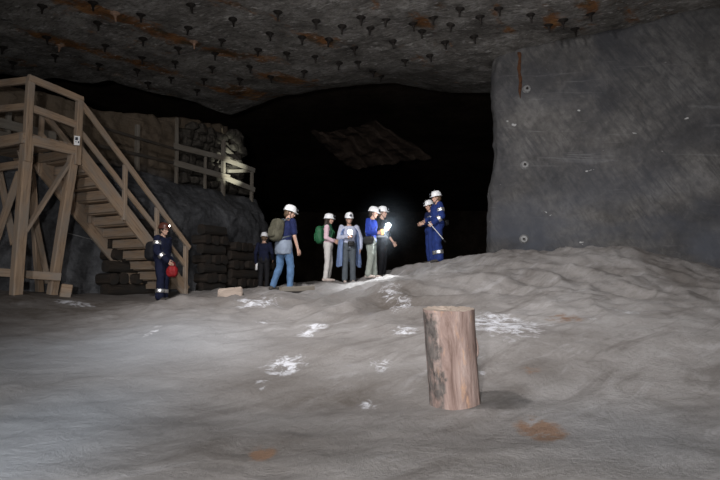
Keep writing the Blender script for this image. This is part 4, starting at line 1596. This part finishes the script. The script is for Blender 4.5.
tube(bm, [Vector((-.05, -.17, .93 * 1.0)) * 1 if False else Vector((.02 * P.H, -.115 * P.H, .57 * P.H)), J['chest'] + Vector((.135 * k, -.05 * k, -.02)), J['chest'] + Vector((.11 * k, .09 * k, .10)), Vector((0, .1 * k, J['shL'].z + .07 * k)), J['chest'] + Vector((-.12 * k, .05 * k, .08)), J['waist'] + Vector((-.13 * k, -.06 * k, .05)), Vector((-.03 * P.H, -.12 * P.H, .57 * P.H))], .010, 6)
obj('shoulder_strap', bm, M['blackleather'], bg)
ph = P.w(P.hands['R'])
pe = thing('phone', ph + Vector((.02, -.02, .02)), 'phone with glowing warm screen in the hands of the person in blue jumper', 'phone', rz=R(70))
obj('case', box_bm(-.004, .004, -.036, .036, -.07, .07, .002), M['blackleather'], pe, smooth=False)
M['screen'] = emis('phone_screen', (1.0, .62, .25), 1.2)
obj('screen', box_bm(-.0065, -.0042, -.032, .032, -.062, .062), M['screen'], pe, smooth=False)

# 7 person in black with torch
P = Person('tall person in black shirt and dark trousers with white belt and helmet', 382, 276, 13.25, -25, 1.66,
           dict(elL=(.03, .14, .64), wrL=(.12, .13, .52), elR=(.035, -.19, .67), wrR=(.145, -.215, .66), kneeR=(.02, -.055, .285)), head_yaw=5, wide=1.0)
P.body(handR=((.6, -.5, 0.1), (.3, .6, .3), 1.1)); P.trousers('black', g=.014); P.shirt('black', sleeve=1.3); P.shoes('shoe_dark'); P.hair('hair_brown'); P.helmet('helmet_white')
bm = bmesh.new(); k = P.k; J = P.J
loft(bm, [(J['pelvis'] + Vector((0, 0, .075 * k)), .135 * k, .178 * k), (J['pelvis'] + Vector((0, 0, .118 * k)), .131 * k, .173 * k)])
obj('belt', bm, M['whitebelt'], P.root)['label'] = 'white webbing belt'
T2 = at(388.3, 225.5, 12.75)
torch('flashlight', 'lit flashlight held out by the tall person in black', T2, (EYE - T2) + Vector((2.5, 0, -2.0)), .06)

# 8 worker on the crest facing left
P = Person('worker in bright blue coveralls with reflective bands and white helmet on mound crest', 438, 264.5, 13.2, 190, 1.66,
           dict(elL=(-.02, .145, .645), wrL=(.09, .11, .56), elR=(.03, -.135, .65), wrR=(.15, -.06, .60), kneeL=(.015, .05, .285)), head_yaw=-4, head_pitch=6, wide=1.12)
P.body(); cov = P.coverall('coverall_blue'); P.shoes('shoe_dark'); P.hair('hair_brown'); P.helmet('helmet_white')
for sd in 'LR':
    P.band(cov, 'sh' + sd, 'el' + sd, .45, .093, .085); P.band(cov, 'el' + sd, 'wr' + sd, .35, .084, .08); P.band(cov, 'knee' + sd, 'ank' + sd, .58, .104, .09)
bm = bmesh.new(); k = P.k; J = P.J
loft(bm, [(J['pelvis'] + Vector((0, 0, .085 * k)), .152 * k, .196 * k), (J['pelvis'] + Vector((0, 0, .13 * k)), .148 * k, .19 * k)])
obj('belt', bm, M['blackleather'], P.root)
pouch(P, (-.135, -.02, .575), (.05, .10, .07), 'blackleather', 'black tool pouch on the belt of the worker in bright blue', 'tool_pouch', 'pouch')
a, b = at(428.5, 222, 12.85), at(443, 239, 12.95)
rd = thing('probe_rod', (a + b) / 2, 'thin pale rod slanting at the side of the worker in bright blue', 'rod')
beam('shaft', a, b, .016, .016, M['whitebelt'], rd)
beam('grip', b, b + (b - a).normalized() * .09, .03, .03, M['blackleather'], rd)

# 9 companion half hidden behind that worker
P = Person('person in blue overalls and pale helmet half hidden behind the bright blue worker', 430.5, 265, 14.0, 195, 1.57,
           dict(elL=(.03, .14, .65), wrL=(.14, .08, .63), elR=(.03, -.14, .65), wrR=(.14, -.05, .62)), head_pitch=10, wide=.95)
P.body(handL=((1, -.3, .1), (0, -1, .3), .9), handR=((1, .3, .1), (0, 1, .3), .9)); P.trousers('coverall_blue', g=.018); P.shirt('navy_tee', 'jacket', sleeve=1.8); P.shoes('shoe_dark'); P.hair('hair_dark'); P.helmet('helmet_white')

# dusty air lit by the held-out torch
bm = bmesh.new(); bmesh.ops.create_icosphere(bm, subdivisions=3, radius=1.0)
md = bpy.data.materials.new('dusty_air'); md.use_nodes = True
td = md.node_tree; td.nodes.clear()
ou = N(td, 'ShaderNodeOutputMaterial'); vs_ = N(td, 'ShaderNodeVolumeScatter')
vs_.inputs['Color'].default_value = (.75, .87, 1, 1); vs_.inputs['Anisotropy'].default_value = .3
gr = N(td, 'ShaderNodeTexGradient', gradient_type='QUADRATIC_SPHERE'); td.links.new(coords(td), gr.inputs[0])
td.links.new(math_n(td, 'MULTIPLY', gr.outputs['Fac'], .15), vs_.inputs['Density'])
td.links.new(vs_.outputs[0], ou.inputs['Volume'])
blue_glow = obj('dust_haze', bm, md)
blue_glow.location = T2 + Vector((0, -.15, 0)); blue_glow.scale = (.95, .95, .95)
tag(blue_glow, 'faint bluish dusty haze glowing round the held-out flashlight', 'haze', kind='stuff')


# ------------------------------------------------------------------ lights
def light(name, typ, loc, energy, color=(1, 1, 1), aim=None, size=.1, spot=None, blend=.5):
    d = bpy.data.lights.new(name, typ)
    d.energy = energy; d.color = color
    o = bpy.data.objects.new(name, d); COL.objects.link(o)
    o.location = loc
    if typ == 'AREA': d.size = size
    else: d.shadow_soft_size = size
    if spot: d.spot_size = R(spot); d.spot_blend = blend
    if aim is not None:
        o.rotation_euler = (Vector(aim) - Vector(loc)).to_track_quat('-Z', 'Y').to_euler()
    return o


# a visitor's lamp beside the camera, an unseen fill light added some way behind, and the torches of the group
light('handlamp', 'SPOT', (-.55, -.4, 1.25), 900, (1.0, .99, .985), (-.9, 12, 3.3), .07, 150, .6)
light('rear_fill', 'SPOT', (-1.4, -5.5, 4.2), 2300, (1, .975, .975), (.6, 10.5, .6), .25, 66, .8)  # added fill that evens out the brightness from floor to mound
light('overhead_fill', 'SPOT', (-2.6, 4.4, 6.6), 2800, (1, .97, .965), (2.0, 10.7, .6), .25, 104, 1.0)  # added overhead fill without a fixture, brightens ground and mound
light('floorlamp', 'SPOT', (-3.4, 1.0, 2.4), 120, (.80, .9, 1.0), (-2.6, 4.6, .2), .2, 95, .9)
light('torch_beam', 'SPOT', T2 + Vector((-.05, -.1, .0)), 220, (.92, .96, 1), at(372, 284, 11.8), .03, 60, .8)
light('chest_torch_beam', 'SPOT', T1 + (EYE - T1).normalized() * .06, 60, (.92, .96, 1), T1 + Vector((.3, -2, -1.0)), .03, 120, .8)
light('group_lamp', 'POINT', T2 + (EYE - T2).normalized() * .35, 11, (.9, .95, 1), None, .05)
hd = P2nd.w(P2nd.hl((.2, 0, .1)))
light('fence_torch', 'SPOT', at(262, 205, 15.2), 700, (.95, 1, .86), at(231, 169, 17.2), .04, 24, .8)

w = bpy.data.worlds.new('World'); SC.world = w
w.use_nodes = True
w.node_tree.nodes['Background'].inputs[0].default_value = (.006, .007, .009, 1)
w.node_tree.nodes['Background'].inputs[1].default_value = .12

cam = bpy.data.cameras.new('Camera'); cam.lens = 28.0; cam.sensor_width = 36.0
co = bpy.data.objects.new('Camera', cam); COL.objects.link(co)
co.location = EYE; co.rotation_euler = (math.pi / 2 + PITCH, 0, 0)
cam.clip_end = 200
SC.camera = co
SC.view_settings.view_transform = 'Standard'; SC.view_settings.look = 'None'
SC.view_settings.exposure = 0; SC.view_settings.gamma = 1
SC.view_settings.use_curve_mapping = False
